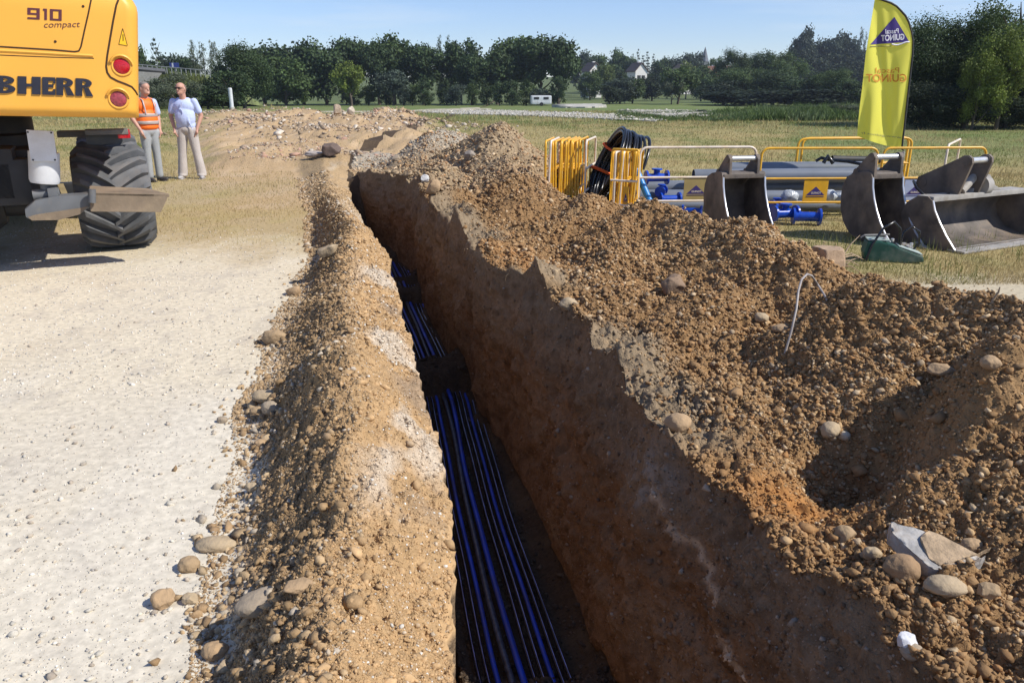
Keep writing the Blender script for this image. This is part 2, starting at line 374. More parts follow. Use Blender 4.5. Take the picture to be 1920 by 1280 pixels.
def colour(x, y, z):
    x = np.asarray(x, float); y = np.asarray(y, float)
    c = np.zeros(x.shape + (3,)) + np.array(C_straw)
    n1 = fbm(x*.5, y*.35, 101, 4); n2 = fbm(x*2.3, y*1.6, 105, 4); n3 = fbm(x*.16, y*.08, 109, 3)
    k = x/np.maximum(y, 1)
    c = mixc(c, sm(n1*.6+n2*.5, -.2, .45)*.65, C_green)
    c = mixc(c, sm(n3+.5*n1, 0, .7)*.45, (.42, .34, .17))
    g = sm(y+8*n3, 24, 40)*.6 + .4*sm(y, 42, 52); g = np.where(k > .35, np.maximum(g, sm(y, 15, 24)*.85), g)
    c = mixc(c, g*(.85+.15*n1), (.12, .17, .05))
    c = mixc(c, sm(y, 120, 180), (.11, .135, .05))
    # worn bare patches in the grass near the works
    bare = np.maximum(sm(n2*.6 + n1*.5, .05, .5), sm(n2*.6+n1*.5, -.45, .1)*(x < 0)*(y < 17))*(1-sm(y, 16, 24))
    c = mixc(c, bare*.75, C_bare)
    # pale gravel track, left
    tl = (1-sm(y + 1.1*n1 + .9*n2 + .5*fbm(x*9, y*7, 147, 3), 6.6, 9.6))*(x < 0)
    c = mixc(c, tl, C_gravel)
    c = mixc(c, tl*sm(n1, .0, .6)*.35, (.50, .47, .42))
    c = mixc(c, tl*sm(n2, .15, .6)*.35, (.50, .41, .29)); c = mixc(c, tl*sm(fbm(x*7, y*5, 141, 4), .1, .6)*.45, (.44, .385, .31)); c = mixc(c, tl*sm(fbm(x*1.4+3, y*.5, 145, 3), .1, .5)*.4, (.70, .64, .52))
    # gravel track right of the heaps
    tr = (1-sm(np.abs(y - 5.7 + .5*n1) , .75, 1.5))*(x > 2.2)
    c = mixc(c, tr*.85, (.50, .43, .31))
    # disturbed soil beyond the trench
    sd = sm(y, 12.5, 15.5)*(1-sm(y+4*n1, 39, 45))*sm(k+.05*n2+.04*n1, -.42, -.37)*(1-sm(k+.03*n2, -.12, -.07))
    c = mixc(c, (1-sm(np.minimum(np.abs(x+2.75+.04*y), np.abs(x+4.35+.04*y)), .12, .34))*tl*(.5+.5*vn2(x*3, y*14, 150))*.35, (.50, .44, .34))
    sd = np.maximum(sd, (1-sm(y, 13.5, 16))*sm(y, 9.5, 12)*sm(x, -5.0, -3.8)*(x < -1)*.9)
    c = mixc(c, sd, (.46, .32, .175)); c = mixc(c, sd*sm(n2, .0, .5)*.4, (.55, .42, .28))
    # gravel banks of the river
    # heaps
    R_ = xR(y); Lx = xL(y); O = xO(y)
    side = x > (Lx+R_)/2
    hz = z - nat(x, y)
    n4 = fbm(x*5, y*5, 121, 4); n5 = fbm(x*1.1+5, y*1.1, 125, 3)
    hzm = np.maximum(np.maximum(hz, heapR(x, y)), .3*(x-R_ < 1.8)*(y < 6))
    mr_ = sm(hzm + .04*n4, .03, .10)*side*(y < 18.5)
    hc = np.zeros(x.shape + (3,)) + np.array(C_heap)
    hc = mixc(hc, sm(n5, .05, .5)*.5, (.34, .23, .12))
    hc = mixc(hc, sm(n4, .0, .6)*.35, (.20, .12, .055))
    hc = mixc(hc, np.exp(-(((x-1.15)/.28)**2+((y-2.75)/.22)**2)), C_rust)
    hc = mixc(hc, np.exp(-(((x-.05)/.35)**2+((y-6.3)/.4)**2))*.7, C_rust)
    t = x-R_
    topsoil = sm(y, 3.0, 3.3)*(1-sm(y, 4.6, 5.0)) + sm(y, 5.2, 5.5)*(1-sm(y, 5.8, 6.0)) + sm(y, 6.6, 6.9)*(1-sm(y, 9.2, 9.8))
    hc = mixc(hc, np.clip(topsoil, 0, 1)*(1-sm(t+.08*n4, .22, .42)), C_top)
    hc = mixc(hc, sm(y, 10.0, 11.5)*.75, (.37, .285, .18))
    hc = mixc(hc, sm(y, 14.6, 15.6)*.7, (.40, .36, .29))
    hc = mixc(hc, sm(y, 12.5, 13.3)*sm(x, -.3, .3)*.6, (.45, .345, .21))
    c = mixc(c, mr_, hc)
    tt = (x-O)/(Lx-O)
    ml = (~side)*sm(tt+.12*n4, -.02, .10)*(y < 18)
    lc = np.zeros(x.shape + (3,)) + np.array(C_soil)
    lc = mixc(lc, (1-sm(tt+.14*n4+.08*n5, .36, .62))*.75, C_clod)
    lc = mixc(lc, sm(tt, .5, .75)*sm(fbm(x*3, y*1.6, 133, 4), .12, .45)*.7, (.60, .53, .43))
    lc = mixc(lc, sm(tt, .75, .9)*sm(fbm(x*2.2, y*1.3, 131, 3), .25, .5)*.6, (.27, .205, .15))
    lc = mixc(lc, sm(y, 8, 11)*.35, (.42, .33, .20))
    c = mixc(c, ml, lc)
    return c

# ------------------------------------------------------------------ the ground sheet, trench included
def geom(a, b, r):
    out = [a]
    while out[-1] < b: out.append(out[-1]*r)
    return np.array(out)
ys = np.concatenate([np.arange(-4, .6, .1), geom(.6, 16, 1.0045), geom(16.3, 60, 1.02), geom(61, 2000, 1.05)])
gl = np.concatenate([geom(6, 1500, 1.10)[::-1], np.linspace(1, 0, 190)[:-1]**1.35*5.9])
sB = np.linspace(0, 1, 170); sC = np.linspace(0, 1, 42)[1:]; sD = np.linspace(0, 1, 50)[1:]; sE = np.linspace(0, 1, 120)[1:]
gF = np.concatenate([np.linspace(0, 3.4, 330)[1:], 3.4 + geom(.02, 5, 1.045), 8.6 + geom(.5, 1500, 1.10)])
yo, yl, yr = xO(ys), xL(ys), xR(ys); dk = depthk(ys); dkb = np.where(ys > 15.5, 0, dk)
rowX, rowZ, rowW = [], [], []
Yc = lambda n: np.repeat(ys[:, None], n, 1)
XA = yo[:, None] - gl[None, :]; ZA = H(XA, Yc(len(gl)))
XB = yo[:, None]*(1-sB) + yl[:, None]*sB; ZB = H(XB, Yc(len(sB)))
zL = ZB[:, -1]; zR = H(yr + 1e-4, ys)
fz = floorz(ys); zfl = fz*dk + zL*(1-dk); zfr = fz*dk + zR*(1-dk)
foot = np.minimum(it(ys, T_F), yr - .02)
foot = foot*dk + yr*(1-dk)
XC = yl[:, None] + sC*.05*dk[:, None]; ZC = zL[:, None]*(1-sC) + zfl[:, None]*sC
YC = Yc(len(sC))
XC = XC - .05*np.sin(np.pi*sC)*dk[:, None] + .025*fbm3(XC*0, YC*4, ZC*4, 200)*np.sin(np.pi*sC)**.4*dk[:, None]
XD = (yl+.05*dk)[:, None]*(1-sD) + foot[:, None]*sD; YD = Yc(len(sD))
ZD = zfl[:, None]*(1-sD) + zfr[:, None]*sD
def bridge(y): return .24*np.exp(-((y-7.25)/.30)**4) + .20*np.exp(-((y-10.2)/.24)**4) + .13*np.exp(-((y-11.15)/.10)**4) + .17*np.exp(-((y-2.75)/.42)**4) + .12*sm(y, 12.2, 12.6)
ZD = ZD + dk[:, None]*(.03*fbm(XD*5, YD*5, 210, 4) + bridge(YD + .22*fbm(XD*4, YD*3, 215, 4)) + .10*np.exp(-(XD-(yl[:, None]+.05))/.06) + .10*np.exp(-(foot[:, None]-XD)/.07))
YE = Yc(len(sE))
ZE = ZD[:, -1:]*(1-sE) + zR[:, None]*sE
fE = .62*sE + .38*sm(sE, .55, 1.02)**1.3; fE = fE/fE[-1]
XE = foot[:, None]*(1-fE) + yr[:, None]*fE
envl = (np.sin(np.pi*np.clip(sE, 0, 1))**.45)*dk[:, None]
rel = .10*fbm3(XE*0+1, YE*1.9, ZE*1.2, 230, 4) + .055*np.abs(fbm3(XE*0, YE*6+ZE*2, ZE*4, 240, 4)) + .030*fbm3(XE, YE*20, ZE*13, 250, 3)
ledge = .05*sm((ZE+.52+.10*np.sin(YE*2.1)+.08*vn2(YE*3, YE*0, 7))*20, -1, 1)*(YE < 5)
XE = XE + (rel*1.5 + ledge - .03)*envl
XF = yr[:, None] + gF; ZF = H(XF + 1e-4, Yc(len(gF)))
X = np.concatenate([XA, XB, XC, XD, XE, XF], 1); Z = np.concatenate([ZA, ZB, ZC, ZD, ZE, ZF], 1); Y = Yc(X.shape[1])
nA, nB, nC, nD, nE, nF = [a.shape[1] for a in (XA, XB, XC, XD, XE, XF)]
C = colour(X, Y, Z)
i0 = nA+nB; i1 = i0+nC; i2 = i1+nD; i3 = i2+nE
def wallcol(X, Y, Z):
    n = fbm3(X*0, Y*3, Z*3, 260, 4); n2 = fbm3(X*0, Y*16, Z*16, 266, 3)
    c = np.zeros(X.shape + (3,)) + np.array((.255, .145, .072))
    top = sm(Z + .12*n, -.42, -.10)
    c = mixc(c, top*.85, (.235, .17, .105))
    c = mixc(c, sm(n, .1, .6)*.5, (.36, .235, .13)); c = mixc(c, sm(n2, .0, .5)*.55, (.11, .065, .032))
    c = mixc(c, sm(fbm3(X*0, Y*1.2, Z*9, 268, 3), .1, .5)*.45, (.33, .23, .14))
    # a pale root-like seam running down the face
    s = np.abs(Z - (-.10 - .28*(3.3-Y)*(Y < 3.3) - .02) - .03*vn2(Y*7, Y*0, 3) - .015*vn2(Y*23, Y*0, 4))
    c = mixc(c, np.exp(-(s/.022)**2)*(Y < 3.25)*(Y > 1.2)*.9, (.60, .48, .34))
    c = mixc(c, np.exp(-(((Y-3.35)/.35)**2+((Z+.12)/.14)**2))*sm(n2, -.1, .4)*.6, (.48, .43, .36))
    return c
C[:, i0:i1] = wallcol(X[:, i0:i1], Y[:, i0:i1], Z[:, i0:i1])
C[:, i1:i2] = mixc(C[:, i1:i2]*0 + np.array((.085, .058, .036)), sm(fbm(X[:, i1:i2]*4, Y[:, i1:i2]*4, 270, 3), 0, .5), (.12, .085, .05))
C[:, i2:i3] = wallcol(X[:, i2:i3], Y[:, i2:i3], Z[:, i2:i3])
ff = dk[:, None, None]
nr, nc = X.shape
idx = np.arange(nr*nc).reshape(nr, nc)
F = np.stack([idx[:-1, :-1], idx[:-1, 1:], idx[1:, 1:], idx[1:, :-1]], -1).reshape(-1, 4)
AL = .07 + .93*sm(Z-nat(X, Y) + (Z < -.3), .02, .1); AL[:, i0:i3] = np.maximum(AL[:, i0:i3], dk[:, None])
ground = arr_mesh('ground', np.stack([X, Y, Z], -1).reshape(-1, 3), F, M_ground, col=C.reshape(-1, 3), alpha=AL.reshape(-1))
tag(ground, kind='structure')
def Hs(x, y): return float(H(np.array([x]), np.array([y]))[0])

# ------------------------------------------------------------------ pebbles (uncountable) -----------------------------------
def ico(sub):
    bm = bmesh.new(); bmesh.ops.create_icosphere(bm, subdivisions=sub, radius=1.0); bm.verts.index_update()
    V = np.array([v.co[:] for v in bm.verts]); F = np.array([[v.index for v in f.verts] for f in bm.faces]); bm.free(); return V, F
def rotm(n):
    q = rng.normal(size=(n, 4)); q /= np.linalg.norm(q, axis=1)[:, None]; a, b, c, d = q.T
    return np.stack([np.stack([1-2*(c*c+d*d), 2*(b*c-a*d), 2*(b*d+a*c)], -1), np.stack([2*(b*c+a*d), 1-2*(b*b+d*d), 2*(c*d-a*b)], -1), np.stack([2*(b*d-a*c), 2*(c*d+a*b), 1-2*(b*b+c*c)], -1)], 1)
def pebbles(pos, rad, col, sub=1, ang=.16, sink=.25):
    n = len(pos); V0, F0 = ico(sub)
    nvar = 12; var = []
    for k in range(nvar):
        v = V0*(1 + ang*(rng.random((len(V0), 1))-.5)*2); var.append(v*np.array([1.0, .62+.38*rng.random(), .5+.3*rng.random()]))
    var = np.array(var)[rng.integers(0, nvar, n)]
    Rm = rotm(n)
    # settle: flatten rotation so that the long axes mostly lie down
    V = np.einsum('nij,nvj->nvi', Rm, var); V[..., 2] *= .8
    V = V*rad[:, None, None] + pos[:, None, :]; V[..., 2] += (rad*(.5-sink))[:, None]
    Fc = (F0[None] + (np.arange(n)*len(V0))[:, None, None]).reshape(-1, 3)
    return V.reshape(-1, 3), Fc, np.repeat(col, len(V0), 0)
def scatter(name, sets):
    Vs, Fs, Cs, b = [], [], [], 0
    for s in sets:
        v, f, c = pebbles(*s); Vs.append(v); Fs.append(f+b); Cs.append(c); b += len(v)
    o = arr_mesh(name, np.concatenate(Vs), np.concatenate(Fs), M_pebble, col=np.concatenate(Cs)); return tag(o, kind='stuff')
def pebcol(n, pal, j=.18):
    p = np.array(pal)[rng.integers(0, len(pal), n)]; return p*(1 + j*(rng.random((n, 1))-.5)*2)
def lograd(n, lo, hi, p=2.2):
    u = rng.random(n); return (lo**-p + u*(hi**-p - lo**-p))**(-1/p)
def pick(n, fx, ya, yb, pw=1.0):
    y = ya*(yb/ya)**(rng.random(n)**pw); return fx(y, rng.random(n)), y
PAL_H = [(.36, .245, .13), (.28, .18, .09), (.42, .30, .175), (.24, .145, .07), (.32, .21, .115), (.35, .28, .20), (.20, .12, .06), (.32, .18, .08), (.30, .19, .10), (.26, .16, .08), (.48, .38, .26)]
sets = []
# right heap, near and far
for n, ya, yb, lo, hi, sub in ((60000, 1.15, 3.6, .0046, .026, 1), (55000, 3.0, 6.4, .006, .026, 1), (36000, 5.5, 10.5, .009, .030, 1), (13000, 9.5, 16.8, .012, .06, 1)):
    x, y = pick(n, lambda y, u: xR(y) + .02 + 3.3*u**.9, ya, yb)
    z = H(x, y); hz = z - nat(x, y); t = x - xR(y)
    dens = .35 + .65*sm(fbm(x*2, y*2, 300, 3), -.35, .25)
    smooth_soil = np.exp(-(((x-1.15)/.26)**2+((y-2.75)/.2)**2)) + (1-sm(t, .15, .38))*((y > 3.0)*(y < 4.8)+(y > 5.2)*(y < 6)+(y > 6.6)*(y < 9.6))
    keep = ((hz > .05) | ((t < 1.8) & (y < 6))) & (rng.random(n) < dens*(1-.85*np.clip(smooth_soil, 0, 1)))
    x, y, z = x[keep], y[keep], z[keep]; m = len(x)
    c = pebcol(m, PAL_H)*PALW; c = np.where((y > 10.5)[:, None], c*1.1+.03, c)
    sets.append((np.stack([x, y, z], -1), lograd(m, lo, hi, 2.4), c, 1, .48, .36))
# base of heap spread on the ground to the right
x, y = pick(5000, lambda y, u: xR(y) + 2.4 + 2.6*u**2, 1.5, 9); sets.append((np.stack([x, y, H(x, y)], -1), lograd(5000, .005, .02), pebcol(5000, PAL_H), 1, .16))
heap_gravel = scatter('heap_gravel', sets); tag(heap_gravel, 'rounded tan and brown pebbles covering the right hand spoil heap', 'gravel')
sets = []
PAL_L = [(.40, .28, .155), (.33, .22, .12), (.42, .31, .185), (.26, .17, .09), (.37, .26, .145), (.43, .36, .27), (.29, .19, .10)]
for n, ya, yb, lo, hi in ((14000, 1.1, 4.2, .003, .020), (12000, 3.5, 9, .005, .024), (3500, 8, 15, .010, .045)):
    x, y = pick(n, lambda y, u: xO(y) - .10 + (xL(y)-xO(y)+.10)*u**1.3*.66, ya, yb)
    r = lograd(n, lo, hi, 2.5); sets.append((np.stack([x, y, H(x, y)], -1), r, pebcol(n, PAL_L), 1, .5, .38))
for n, ya, yb, lo, hi in ((2600, 1.1, 5, .003, .011), (1500, 4, 12, .006, .02)):
    x, y = pick(n, lambda y, u: xO(y) + (xL(y)-xO(y))*(.55+.43*u), ya, yb)
    sets.append((np.stack([x, y, H(x, y)], -1), lograd(n, lo, hi), pebcol(n, [(.62, .58, .5), (.46, .33, .2), (.5, .4, .28)]), 1, .2, .45))
for (XX, YY, ZZ, sgn, nn_, ya, yb) in ((XE, YE, ZE, -1, 9000, 1.2, 10), (XE, YE, ZE, -1, 2600, 1.3, 5)):
    ri = np.searchsorted(ys, ya*(yb/ya)**rng.random(nn_)); ci = (4 + (XX.shape[1]-6)*rng.random(nn_)**.7).astype(int)
    sets.append((np.stack([XX[ri, ci]+.003, YY[ri, ci]+.01*rng.normal(size=nn_), ZZ[ri, ci]], -1), lograd(nn_, .003, .016 if nn_ > 5000 else .026, 2.3)*(1 if nn_ > 5000 else 1.3), pebcol(nn_, [(.22, .14, .08), (.17, .10, .055), (.28, .20, .13), (.34, .28, .21)]), 1, .4, .5))
def smoothmask(x, y):
    t = x - xR(y); return np.where(t > -.05, (1-sm(t+.06*fbm(x*5, y*5, 121, 3), .12, .32))*(((y > 3.1)*(y < 4.7)) + ((y > 5.3)*(y < 5.9)) + ((y > 6.8)*(y < 9.3))), 0)
def clods(n, fx, ya, yb, lo, hi, p=2.3):
    x, y = pick(n, fx, ya, yb); z = H(x, y); kp = ((z - nat(x, y) > .02) | (y < 6)) & (rng.random(len(x)) > .93*smoothmask(x, y)); x, y, z = x[kp], y[kp], z[kp]
    return (np.stack([x, y, z], -1), lograd(len(x), lo, hi, p), colour(x, y, z)*(.75+.45*rng.random((len(x), 1))), 1, .6, .35)
inn = lambda y, u: xO(y) + (xL(y)-xO(y))*(.12+.87*u)
sets += [clods(26000, inn, 1.1, 5, .0028, .010, 2.2), clods(16000, inn, 4, 13, .005, .020), clods(260, inn, 1.3, 9, .014, .034, 1.8), clods(9000, lambda y, u: xO(y) + (xL(y)-xO(y))*(.05+.5*u), 1.1, 9, .004, .020, 2.2)]
rh = lambda y, u: xR(y) + .0 + 3.0*u**1.2
sets += [clods(42000, rh, 1.15, 4.5, .0045, .018), clods(36000, rh, 3.5, 11, .007, .028), clods(420, rh, 1.3, 9, .02, .05, 1.8), clods(8000, rh, 9.5, 17, .014, .06)]
edge = lambda y, u: xR(y) - .02 + .16*u
sets += [clods(7000, edge, 1.2, 11, .005, .026)]
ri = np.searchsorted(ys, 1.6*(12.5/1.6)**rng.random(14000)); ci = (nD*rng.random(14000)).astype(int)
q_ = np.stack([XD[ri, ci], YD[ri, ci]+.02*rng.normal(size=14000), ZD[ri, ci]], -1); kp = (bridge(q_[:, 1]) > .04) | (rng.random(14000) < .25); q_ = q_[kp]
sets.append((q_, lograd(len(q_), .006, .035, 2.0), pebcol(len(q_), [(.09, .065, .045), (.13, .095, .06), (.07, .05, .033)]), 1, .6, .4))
ri = np.searchsorted(ys, 1.2*(12/1.2)**rng.random(30000)); ci = (2 + (nE-4)*rng.random(30000)).astype(int); px_, py_, pz_ = XE[ri, ci], YE[ri, ci]+.004*rng.normal(size=30000), ZE[ri, ci]
sets.append((np.stack([px_+.004, py_, pz_], -1), lograd(30000, .004, .020, 2.3), C[ri, i2+ci]*(.75+.5*rng.random((30000, 1))), 1, .6, .5))
# stones rolled out along the foot
x, y = pick(900, lambda y, u: xO(y) + .04 + .17*rng.normal(size=len(y))*.6, 1.3, 9); sets.append((np.stack([x, y, H(x, y)], -1), lograd(900, .009, .030, 1.8), pebcol(900, PAL_L), 1, .5, .2))
tag(scatter('spoil_clods', sets), 'loose stones and earth clods on the spoil ridges beside the trench', 'clods')
sets = []
for n, ya, yb, lo, hi in ((9000, 1.5, 5, .0025, .009), (9000, 4, 9.5, .004, .014)):
    x, y = pick(n, lambda y, u: xO(y) - .05 - u**.8*(.62*y+1.2), ya, yb)
    sets.append((np.stack([x, y, H(x, y)], -1), lograd(n, lo, hi, 2.6), pebcol(n, [(.60, .56, .48), (.42, .39, .34), (.66, .62, .55), (.36, .33, .29), (.55, .48, .38)]), 1, .25, .3))
x, y = pick(1500, lambda y, u: xO(y) - .05 - u**1.2*(.62*y+1.2), 1.4, 8); sets.append((np.stack([x, y, H(x, y)], -1), lograd(1500, .006, .018, 2.2), pebcol(1500, [(.50, .46, .38), (.44, .38, .30), (.60, .55, .46), (.38, .32, .25)]), 1, .35, .25))
x, y = pick(7000, lambda y, u: xO(y) - .05 - u*(.62*y+1.2), 1.4, 5); sets.append((np.stack([x, y, H(x, y)], -1), lograd(7000, .0018, .004), pebcol(7000, [(.30, .27, .23), (.66, .62, .55), (.45, .40, .33)]), 1, .3, .2))
tag(scatter('track_gravel', sets), 'small pale stones strewn on the left gravel track', 'gravel')
sets = []
n = 9000; x = -11 + 10.5*rng.random(n); y = 17*(33/17)**rng.random(n); kp = (fbm(x*.6, y*.35, 310, 4) > .2) & (x > -.36*y); x, y = x[kp], y[kp]; n = len(x)
sets.append((np.stack([x, y, H(x, y)], -1), lograd(n, .018, .13, 2.4), pebcol(n, [(.42, .31, .21), (.36, .26, .17), (.50, .43, .34), (.40, .25, .18), (.33, .25, .18)]), 1, .55, .38))
for a, b, r, h in MND:
    n = 480; x = a + r*.9*rng.normal(size=n); y = b + r*1.2*rng.normal(size=n); br_ = b < 36
    sets.append((np.stack([x, y, H(x, y)], -1), lograd(n, .03, .15, 2.2), pebcol(n, [(.42, .33, .23), (.36, .26, .17), (.54, .47, .38), (.42, .26, .19) if r > 1.55 else (.40, .31, .22), (.30, .22, .15), (.24, .18, .12)]), 1, .6, .3))
tag(scatter('demolition_rubble', sets), 'low spread of broken brick and stone rubble beyond the trench end', 'rubble')

# ------------------------------------------------------------------ grass (uncountable)
def blades(name, x, y, h, wd, col, z=None, lean=.5):
    n = len(x); z = H(x, y) if z is None else z
    a = rng.random(n)*2*np.pi; dx, dy = np.cos(a)*wd/2, np.sin(a)*wd/2
    b = rng.random(n)*2*np.pi; lx, ly = np.cos(b)*h*lean*rng.random(n), np.sin(b)*h*lean*rng.random(n)
    V = np.stack([np.stack([x-dx, y-dy, z-.01], -1), np.stack([x+dx, y+dy, z-.01], -1), np.stack([x+lx, y+ly, z+h], -1)], 1).reshape(-1, 3)
    return V, np.arange(3*n).reshape(n, 3), np.repeat(col, 3, 0)
Gs = []
def gcol(x, y, n):
    f = sm(fbm(x*.5, y*.35, 101, 4)*.6 + fbm(x*2.3, y*1.6, 105, 4)*.5, -.2, .4)[:, None]
    f = f*np.where((x < 0) & (y < 17), .45, 1)[:, None]
    return (np.array((.42, .33, .16))*(1-f) + np.array((.16, .19, .05))*f)*(.7+.6*rng.random((n, 1)))
def grow(n, xa, xb, ya, yb, h, wd, mask):
    y = ya*(yb/ya)**rng.random(n); s = y/ya
    x = (xa + (xb-xa)*rng.random(n))*s; kp = mask(x, y); x, y = x[kp], y[kp]; m = len(x)
    Gs.append(blades('g', x, y, h*(.35+1.1*rng.random(m)**1.6)*(1+.6*fbm(x*.8, y*.5, 350, 3)), wd*(y/ya), gcol(x, y, m), lean=1.0))
bare = lambda x, y: fbm(x*2.3, y*1.6, 105, 4)*.6 + fbm(x*.5, y*.35, 101, 4)*.5 < .12+.5*rng.random(len(x))
def fr(x, y): return np.abs(x) < .70*y + .8
grow(45000, -6.3, -2.0, 8.0, 16, .035, .006, lambda x, y: (x < xO(y)-.1) & bare(x, y) & (rng.random(len(x)) < sm(y+1.2*fbm(x, y, 5), 7.8, 12)*.8) & ~((x < -3.9) & (x > -6.2) & (y < 9)))
grow(110000, 1.2, 6.0, 6.6, 16, .045, .006, lambda x, y: (x > xR(y)+2.6) & bare(x, y) & (heapR(x, y) < .0))
grow(150000, -10.5, 10.5, 13, 42, .07, .010, lambda x, y: fr(x, y) & (rng.random(len(x)) < sm(y, 12.5, 18)) & ((x/y > -.10+.03*fbm(x, y, 8)) | (x/y < -.40+.05*fbm(x, y, 9)) | (rng.random(len(x)) < .04)) & (heapR(x, y) < 0))
grow(60000, -22, 22, 30, 62, .14, .028, lambda x, y: fr(x, y) & ((x/y > -.09) | (x/y < -.41) | (y > 44)) & (rng.random(len(x)) < sm(y, 30, 44)))
# weeds round the feet of the heaps
x = rng.uniform(3.2, 6.5, 2500); y = rng.uniform(6.5, 9.5, 2500); kp = fbm(x*1.7, y*1.7, 320, 2) > .15; x, y = x[kp], y[kp]
Gs.append(blades('g', x, y, .12*(.4+rng.random(len(x))), .008, np.tile((.20, .22, .07), (len(x), 1))*(.7+.6*rng.random((len(x), 1)))))
b = 0; Vs, Fs, Cs = [], [], []
for v, f, c in Gs: Vs.append(v); Fs.append(f+b); Cs.append(c); b += len(v)
tag(arr_mesh('grass', np.concatenate(Vs), np.concatenate(Fs), M_grass, col=np.concatenate(Cs), smooth=False), 'dry yellow green meadow grass around the works', 'grass', kind='stuff')
# green weeds on the river bank, on the right
n = 42000; x = rng.uniform(4, 26, n); y = rng.uniform(42, 58, n); k = x/y; kp = (k > .13)
x, y = x[kp], y[kp]; n = len(x); hh = (.18 + .36*sm(x/y, .2, .34))*(.3+.9*rng.random(n))*(.75+1.1*fbm(x*.5, y*.5, 340, 4))
v, f, c = blades('w', x, y, np.maximum(hh, .05), .09, (np.array((.10, .145, .045)) + .05*sm(fbm(x*.7, y*.7, 341, 3), -.1, .4)[:, None])*(.6+.8*rng.random((n, 1))), lean=1.0)
tag(arr_mesh('bank_weeds', v, f, M_grass, col=c, smooth=False), 'strip of tall green weeds along the far river bank', 'weeds', kind='stuff')

# ------------------------------------------------------------------ river banks, road embankment
def sheet(name, poly_px, z0, colr, kind='structure', stones=0):
    pp = [G(px, py, z0) for px, py in poly_px]; pts = []; seed = poly_px[0][0]
    for i in range(len(pp)):
        a_, b_ = pp[i], pp[(i+1) % len(pp)]; n_ = max(2, int((b_-a_).length/.5))
        for k in range(n_): pts.append(a_.lerp(b_, k/n_))
    X_ = np.array([[p.x, p.y] for p in pts]); j = np.stack([fbm(X_[:, 0]*.6, X_[:, 1]*.6, 360, 4), fbm(X_[:, 0]*.6, X_[:, 1]*.6, 370, 4)], -1); X_ = X_ + j*np.array([1.6, 1.9])
    bm = bmesh.new(); vs_ = [bm.verts.new((x_, y_, z0)) for x_, y_ in X_]; f = bm.faces.new(vs_); bmesh.ops.triangulate(bm, faces=[f])
    ex_ = bmesh.ops.extrude_face_region(bm, geom=list(bm.faces)); bmesh.ops.translate(bm, verts=[v for v in ex_['geom'] if isinstance(v, bmesh.types.BMVert)], vec=(0, 0, -.5))
    bmesh.ops.recalc_face_normals(bm, faces=bm.faces); me = bpy.data.meshes.new(name); bm.to_mesh(me); bm.free(); me.materials.append(colr)
    if stones:
        n = stones; ii = rng.integers(0, len(X_), n); jj = rng.integers(0, len(X_), n); t = rng.random((n, 1)); q = X_[ii]*(1-t*.5) + X_[jj]*t*.5; q = q + rng.normal(size=q.shape)*.25
        BANK.append((np.concatenate([q, np.full((n, 1), z0-.02)], 1), lograd(n, .035, .13, 2.2), pebcol(n, [(.50, .47, .40), (.42, .39, .33), (.34, .31, .26)]), 1, .4, .3))
    return tag(link(bpy.data.objects.new(name, me)), kind=kind)
BANK = []
M_bank = mat('pale_river_gravel', (.46, .43, .37), .9, .25, 1.5, bump=.1, bscale=3, dirt=(.25, .24, .18), dirtamt=.5)
sheet('gravel_bank', [(800, 208), (860, 206), (960, 208), (1040, 210), (1130, 212), (1215, 221), (1205, 226), (1130, 222), (1020, 217), (930, 214), (820, 213)], .05, M_bank, stones=2200)
sheet('gravel_bank', [(1185, 206), (1260, 206), (1340, 208), (1335, 215), (1290, 219), (1250, 218), (1200, 210)], .06, M_bank, stones=1200)
tag(scatter('bank_stones', BANK), 'pale stones along the far river bank', 'stones')
sheet('path', [(1050, 196), (1110, 194), (1128, 195), (1126, 200), (1060, 201)], -.3, M_bank)
sheet('path', [(380, 208), (700, 208), (900, 202), (900, 204), (700, 211.5), (380, 212)], .06, mat('dusty_path', (.42, .38, .27), .95, .3, .6))

# embankment with road on the left
def zz(py, d): return P(0, py, d).z
emb = MB(); d0 = 86.0
xs_ = [P(px, 160, d0).x for px in (60, 200, 262, 300, 340, 368, 386, 398, 408)]
tops = [P(0, t, d0).z for t in (122, 126, 131, 135, 138, 141, 145, 165, 196)]
vs_, fs_ = [], []; nn = len(xs_); prof = [(-16, None), (-10, .35), (-4.5, .8), (0, 1.0), (7, 1.0), (16, 0)]
for i in range(nn):
    zb = nat(np.array([xs_[i]]), np.array([d0]))[0] - .2
    for j, (dy, k) in enumerate(prof):
        k = 0 if k is None else k
        vs_.append((xs_[i]*(d0+dy)/d0 if False else xs_[i], d0+dy, zb + (tops[i]-zb)*k))
for i in range(nn-1):
    for j in range(len(prof)-1): fs_.append((i*6+j, (i+1)*6+j, (i+1)*6+j+1, i*6+j+1))
emb.add(vs_, fs_); e = emb.build('embankment', mat('embankment_grass', (.13, .15, .05), .95, .5, .5, bump=.2, bscale=1.2)); shade(e, 80); tag(e, kind='structure')
n = 9000; ii = rng.random(n)*(nn-2)+1.6; ii = np.minimum(ii, nn-1.01); i_ = ii.astype(int); fr = ii-i_
tt_ = rng.random(n); xx = np.array(xs_)[i_]*(1-fr)+np.array(xs_)[i_+1]*fr; top_ = np.array(tops)[i_]*(1-fr)+np.array(tops)[i_+1]*fr
yy = d0-16+16*tt_; kk = np.interp(yy-d0, [-16, -10, -4.5, 0], [0, .35, .8, 1.0]); zz_ = -.3+(top_+.3)*kk
v, f, c = blades('w', xx, yy, .12+.3*rng.random(n), .12, np.array((.13, .155, .05))*(.6+.6*rng.random((n, 1)))*(.7+.5*sm(fbm(xx*.3, yy*.3, 345, 3), -.3, .3)[:, None]), z=zz_, lean=.7)
